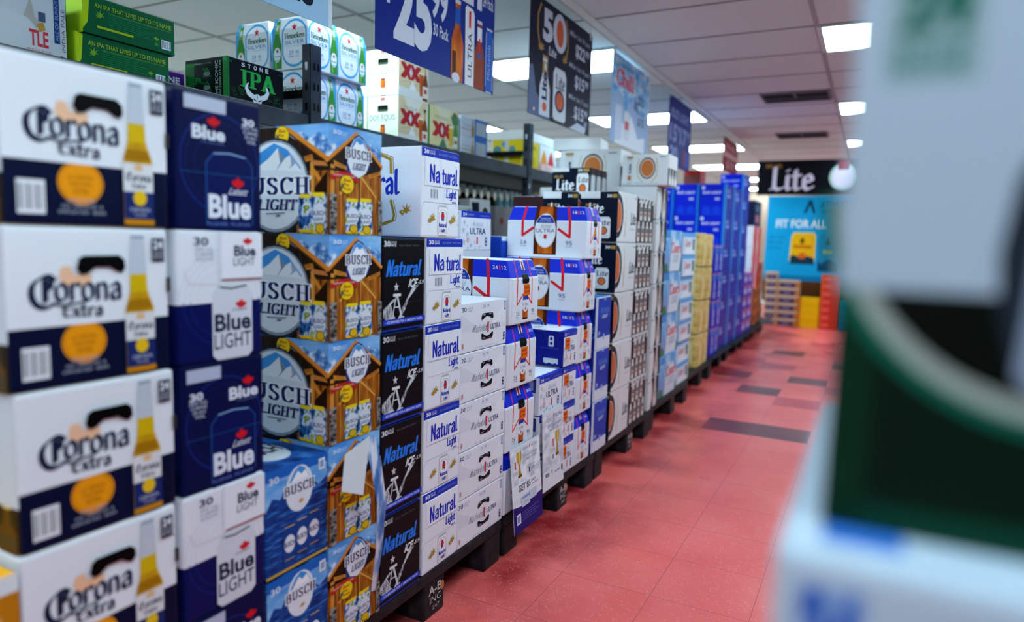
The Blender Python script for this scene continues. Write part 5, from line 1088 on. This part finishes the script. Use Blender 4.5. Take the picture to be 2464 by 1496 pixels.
# ------------------------------------------------------------------ display at the end of the aisle
t = obj('display_poster', None, None, (-1.385, 10.62, .33)); tag(t, 'bright sky blue display poster with yellow can and white lettering at the aisle end', 'poster')
m_ = Mesh(); m_.box(0, 0, 0, 1.3, .02, 1.5, '#12a4dc'); p = Print(m_, 1.3, 1.5, lambda u, v, e: (u, -e*2, v))
p.poly([(.37, .84), (.42, .96), (.45, .96), (.5, .84), (.47, .84), (.435, .92), (.4, .84)], '#143a5c'); p.txt('ATHLETIC', .54, .885, .9, .945, '#12608c', .02); p.txt('BREWING', .56, .84, .86, .87, '#12608c', 0)
p.txt('FIT FOR ALL', .1, .7, .62, .78, '#e9f3f8', .03)
for i in range(3): p.txt('GREAT TASTE', .03, .6-.05*i, .2-.02*i, .62-.05*i, '#12608c', 0)
p.poly([(.27, .36), (.5, .36), (.52, .4), (.52, .63), (.5, .66), (.29, .66), (.265, .62), (.255, .4)], '#f2d88c'); p.poly([(.275, .36), (.5, .36), (.51, .4), (.51, .62), (.495, .65), (.3, .65), (.275, .62), (.265, .4)], '#f4bc10'); p.ell(.38, .58, .02, .03, '#5c4a10'); p.rect(.29, .51, .48, .54, '#d87a14'); p.poly([(.265, .36), (.51, .36), (.51, .42), (.44, .44), (.38, .41), (.3, .45), (.265, .43)], '#1a3a4c'); p.ell(.385, .44, .04, .03, '#e86a1c')
p.can(.55, .3, .76, .65, '#1f8fc4', '#1f8fc4'); p.poly([(.62, .55), (.65, .62), (.68, .55)], '#143a5c'); p.rect(.6, .47, .7, .5, '#b9cc5c'); p.poly([(.55, .3), (.76, .3), (.76, .38), (.66, .42), (.58, .37), (.55, .4)], '#143a6c')
p.rect(0, .2, 1, .25, '#0f7fb4'); p.rect(0, .0, 1, .2, '#5a3418')
obj('poster_board', m_.build('poster_board'), t)
m_ = Mesh(); m_.rbox(.05, .021, -.33, 1.25, .4, .6, mat('#4a2c18', .6), .006); obj('stand', m_.build('stand'), t)
EG = 'cases stacked on the floor before the blue poster'
plain('tan_label_case', .16, .16, .108, {'all': '#bfa08c', 'left': '#b08064'}, lambda k: (k.left.rect(0, .72, 1, 1, '#c9b4a4'), k.left.rect(.2, .1, .85, .62, '#3a3462'), k.left.rect(.35, .3, .7, .45, '#8f86a8')))
plain('tan_wide_case', .16, .29, .108, {'all': '#bfa08c', 'left': '#a87a50'}, lambda k: (k.left.rect(0, .75, 1, 1, '#c9b4a4'), k.left.rect(.12, .1, .8, .62, '#3a3462'), k.left.rect(.3, .3, .6, .45, '#8f86a8'), k.left.rect(.85, .0, 1, .8, '#b8702c')))
plain('yellow_case', .2, .25, .105, {'all': '#eab80c'}, lambda k: (k.left.rect(0, 0, .12, 1, '#e0861c'), k.left.line([(0, .02), (1, .02)], .006, '#c2900a')))
plain('red_case', .2, .25, .107, {'all': '#d8382a'}, lambda k: (k.left.rect(0, 0, .12, 1, '#d8602c'), k.left.rect(.15, .35, .5, .7, '#e8685c'), k.left.line([(0, .02), (1, .02)], .006, '#a82a20')))
plain('blue_slim_case', .2, .13, .1, {'all': '#1f8fb8'}, lambda k: k.left.rect(0, .0, 1, .1, '#135c7a'))
plain('slate_case', .2, .2, .1, {'all': '#4a5460'}, lambda k: k.left.rect(.2, .3, .7, .7, '#6a7480'))
def estack(kind, xr, n, desc, y=10.3): stack(kind, xr, y, .001, desc, 'in its stack', EG, n=n, j=.002)
estack('tan_label_case', -1.15, 7, 'narrow tan case with dark label'); estack('tan_wide_case', -.855, 6, 'wide tan case with dark label'); estack('yellow_case', -.845+.25, 4, 'bright yellow case before the poster', 10.3)
estack('red_case', -.335, 7, 'bright red case before the poster'); estack('blue_slim_case', -.195, 4, 'sky blue case before the poster'); estack('slate_case', .01, 4, 'slate grey case before the poster')
plain('pale_shelf_case', .2, .3, .3, {'all': '#bcae9c'})
place('pale_shelf_case', -1.36, 10.3, .0, 'pale beige case on the floor beside the narrow tan stack', EG, j=0)

# ------------------------------------------------------------------ posters and folded sheet on the stacks
def sheet(name, pts, label, art, w, h, back='#dfe3ec'):
    """paper hung on a stack: pts is a list of (v, x offset) from the bottom up"""
    y, z = pts[0]; prof = pts[1]
    t = obj(name, None, None, (XF+.008, y, z)); tag(t, label, 'poster')
    m_ = Mesh(); n = 60
    def cx(v):
        for (a, xa), (b_, xb) in zip(prof, prof[1:]):
            if v <= b_*h: return xa+(xb-xa)*(v/h-a)/(b_-a)
        return prof[-1][1]
    vs = [(cx(h*i/n)+s, u, h*i/n) for s in (0, -.0012) for i in range(n+1) for u in (0, w)]
    b_ = 2*(n+1); fs = []
    for i in range(n):
        a = 2*i; fs += [(a, a+1, a+3, a+2), (b_+a, b_+a+2, b_+a+3, b_+a+1), (a, a+2, b_+a+2, b_+a), (a+1, b_+a+1, b_+a+3, a+3)]
    fs += [(0, b_, b_+1, 1), (2*n, 2*n+1, b_+2*n+1, b_+2*n)]
    m_.add(vs, fs, back)
    p = Print(m_, w, h, lambda u, v, e: (cx(v)+e+.0006, u, v)); art(p)
    obj('paper_sheet', m_.build('paper_sheet'), t); return t
def trophy(p, cu, v0, v1, ru):
    g = AMBER; h = v1-v0
    p.rect(cu-ru*.75, v0, cu+ru*.75, v0+.1*h, '#6a5216'); p.poly([(cu-ru*.6, v0+.1*h), (cu+ru*.6, v0+.1*h), (cu+ru*.25, v0+.32*h), (cu+ru*.3, v0+.5*h), (cu-ru*.3, v0+.5*h), (cu-ru*.25, v0+.32*h)], '#b8922c')
    p.poly([(cu-ru*.35, v0+.5*h), (cu+ru*.35, v0+.5*h), (cu+ru*.95, v0+.78*h), (cu+ru*.95, v1), (cu-ru*.95, v1), (cu-ru*.95, v0+.78*h)], '#c9a23a'); p.poly([(cu-ru*.1, v0+.52*h), (cu+ru*.2, v0+.52*h), (cu+ru*.5, v1), (cu+ru*.1, v1)], '#e8cc7a')
def ad1(p):
    p.rect(.0, .0, 1, .32, '#231a6e'); p.poly([(0, .32), (.25, .29), (.6, .3), (1, .36), (1, .32)], '#e9ecf4'); p.rect(0, .42, 1, .97, PALE)
    p.rect(0, .4, 1, .56, '#e6e9f1'); michelob(p, .3, .92, .6, .96, '#8a93a8'); p.rect(.63, .92, .65, .955, '#d0343c'); p.txt('ULTRA', .7, .92, .92, .95, '#8a93a8', 0)
    p.txt('STOCK UP FOR', .42, .83, .9, .86, '#8a93a8', .0); p.txt('MATCHDAY', .5, .785, .86, .815, '#8a93a8', .0); trophy(p, .27, .63, .93, .085)
    p.can(.06, .62, .2, .84, '#e3e6ee'); p.rect(.11, .75, .15, .84, '#c83a40'); p.txt('ULTRA', .07, .68, .19, .72, '#5c6a94', 0); p.txt('OFFICIAL BEER', .55, .7, .8, .72, '#8a93a8', 0); p.rect(.58, .63, .61, .69, '#2a2f48'); p.rect(.66, .64, .78, .68, '#a9afc0')
    p.txt('GET $5', .2, .45, .6, .54, '#3a3f58', .01); p.txt('BACK', .64, .5, .8, .53, '#3a3f58', 0); p.txt('ON 2 PACKS', .64, .46, .88, .48, '#3a3f58', 0)
    p.rect(.28, .27, .55, .39, '#cdd3e2'); p.rect(.56, .3, .8, .41, '#c3cadc'); p.rect(.3, .36, .55, .39, '#8a98c8'); p.txt('LTRA', .34, .3, .5, .33, '#6a78a8', 0)
    p.rect(.08, .1, .22, .22, '#dfe3f2'); p.rect(.1, .12, .2, .2, '#8a88c0')
    for i in range(4): p.rect(.28, .2-.03*i, .85-.1*(i % 2), .21-.03*i, '#5c58a8')
def ad2(p):
    p.rect(0, .25, 1, .95, PALE); p.rect(0, .0, 1, .25, '#e3e7ef'); michelob(p, .16, .86, .46, .93, '#7d88a4'); p.rect(.5, .87, .53, .94, '#d0343c'); p.txt('ULTRA', .58, .885, .9, .93, '#5c6a94', 0)
    p.txt('STOCK UP FOR', .22, .78, .86, .82, '#6a7694', .0); p.txt('MATCH DAY', .3, .73, .78, .765, '#6a7694', .0); trophy(p, .68, .38, .7, .1)
    p.can(.38, .33, .58, .62, '#e6e8ee'); p.rect(.45, .52, .5, .62, '#c83a40'); p.txt('ULTRA', .39, .45, .57, .5, '#5c6a94', 0); p.rect(.45, .36, .5, .42, '#3a4a80')
    p.txt('FOX', .12, .17, .3, .22, '#1c2456', .03); p.txt('T', .38, .18, .46, .22, '#c83a40', .02); p.rect(.55, .17, .82, .19, '#9aa2b8'); p.rect(.88, .14, .94, .22, '#2a2f48')
sheet('paper_poster', ((2.082, .085), [(0, .03), (1, .001)]), 'white paper poster with gold trophy and purple foot hanging past the pallet', ad1, .235, .305)
sheet('paper_poster', ((2.345, .152), [(0, .014), (1, .001)]), 'white paper poster with gold trophy hung over the starred cases', ad2, .2, .312)
# folded promotional sheet standing out between the barn packs and the black packs
t = obj('folded_sheet', None, None, (XF, 1.345, .22)); tag(t, 'folded blue and white paper sheet jutting out between barn packs and black packs', 'sheet')
m_ = Mesh(); pr = [(.006, -.012, 0), (.028, -.016, .12), (.046, -.03, .25), (.046, -.055, .36), (.04, -.075, .425)]
vs = []; n = len(pr)
for sgn in (0, .0015):
    for x0, y0, z0 in pr:
        k = z0/.42; vs += [(x0+sgn, y0-.016*k, z0), (x0+sgn+.004, y0+.012+.012*k, z0)]
fs = []
for i in range(n-1):
    a = 2*i; b_ = 2*n; fs += [(a, a+2, a+3, a+1), (b_+a, b_+a+1, b_+a+3, b_+a+2), (a, b_+a, b_+a+2, a+2), (a+1, a+3, b_+a+3, b_+a+1)]
m_.add(vs, fs, 'printed_streaks')
obj('printed_sheet', m_.build('printed_sheet'), t)
m_ = Mesh(); a = (.045, -.155, .405), (.045, -.068, .428), (.05, -.097, .292), (.05, -.172, .325)
vs = [Vector(v) for v in a]+[Vector(v)-Vector((.0015, 0, 0)) for v in a]
m_.add(vs, [(0, 3, 2, 1), (4, 5, 6, 7), (0, 1, 5, 4), (1, 2, 6, 5), (2, 3, 7, 6), (3, 0, 4, 7)], '#dbe4ea')
obj('folded_flap', m_.build('folded_flap'), t)

# ------------------------------------------------------------------ unseen shelving across the aisle, added to block lamp light
GM = mat('#8a8c90', .5)
t = obj('unseen_shade_gondola', None, None, (.5, -4.6, 0)); tag(t, 'long grey gondola shelving unit, unseen, added to shade the aisle', 'shelving')
m_ = Mesh(); m_.rbox(0, 0, 0, .8, 13.6, .16, mat('#3a3b3f', .5)); obj('base', m_.build('base'), t)
m_ = Mesh(); m_.box(.39, 0, .16, .41, 13.6, 1.62, GM); obj('back_panel', m_.build('back_panel'), t)
for z in (.55, .95, 1.35):
    for x0, x1 in ((.0, .388), (.412, .8)):
        m_ = Mesh(); m_.rbox(x0, .0, z-.025, x1, 13.6, z, GM, .004); obj('shelf', m_.build('shelf'), t)
m_ = Mesh(); m_.rbox(.02, 0, 1.62, .78, 13.6, 1.65, GM); obj('top_cap', m_.build('top_cap'), t)

# ------------------------------------------------------------------ stack right beside the camera
def rg(k):
    g = k.left
    g.rect(0, 0, 1, .43, '#03180f'); g.rect(0, .0, 1, .05, '#053423'); g.rect(.0, 0, .05, .43, '#042818')
    cx, cy = .263, .585
    g.ring(cx, cy, .29, .385, .06, '#0a5c48', 180, 360, 40); g.ring(cx, cy, .272, .362, .09, '#8f9a94', 180, 360, 40)
    g.poly([(cx+.247*x, cy+.33*y) for x, y in circ(30, 190, 350)], '#010804')
    g.rect(0, .43, 1, 1, '#9fb1c0')  # white upper part, toned grey-blue to paint in its shade
    g.rect(.035, .775, .135, .955, '#7f9c9e'); g.txt('24', .045, .855, .125, .945, '#0f5c4c', .05); g.txt('12 FL OZ', .04, .79, .12, .84, '#2f6c68', .02)
    g.poly([(.178, .4), (.172, .5), (.185, .62), (.205, .67), (.222, .67), (.212, .55), (.208, .32), (.2, .3)], '#1d2630'); g.poly([(.2, .3), (.208, .45), (.212, .55), (.226, .68), (.4, .68), (.4, .27), (.22, .27)], '#7f8fa4')
plain('white_green_bottle_case', .36, .38, .285, {'all': '#a6b6c4', 'left': '#03180f'}, rg)  # white case whose shade is put into the grey-blue base colour
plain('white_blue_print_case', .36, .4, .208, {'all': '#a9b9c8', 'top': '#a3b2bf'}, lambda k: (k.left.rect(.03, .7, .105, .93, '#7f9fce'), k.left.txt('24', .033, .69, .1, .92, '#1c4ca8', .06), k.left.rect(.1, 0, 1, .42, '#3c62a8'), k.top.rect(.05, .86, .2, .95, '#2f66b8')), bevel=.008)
RX = 'cases stacked beside the camera'
t = obj('pallet', None, None, (.46, .3, 0)); tag(t, 'black plastic pallet under the green and white cases across the aisle', 'pallet')
dk, ft = pallet_mesh(.95, .5); obj('deck', dk, t)
for yy in (.056, .9):
    for xx in (0, -.39): obj('foot', ft, t, (xx, yy, 0))
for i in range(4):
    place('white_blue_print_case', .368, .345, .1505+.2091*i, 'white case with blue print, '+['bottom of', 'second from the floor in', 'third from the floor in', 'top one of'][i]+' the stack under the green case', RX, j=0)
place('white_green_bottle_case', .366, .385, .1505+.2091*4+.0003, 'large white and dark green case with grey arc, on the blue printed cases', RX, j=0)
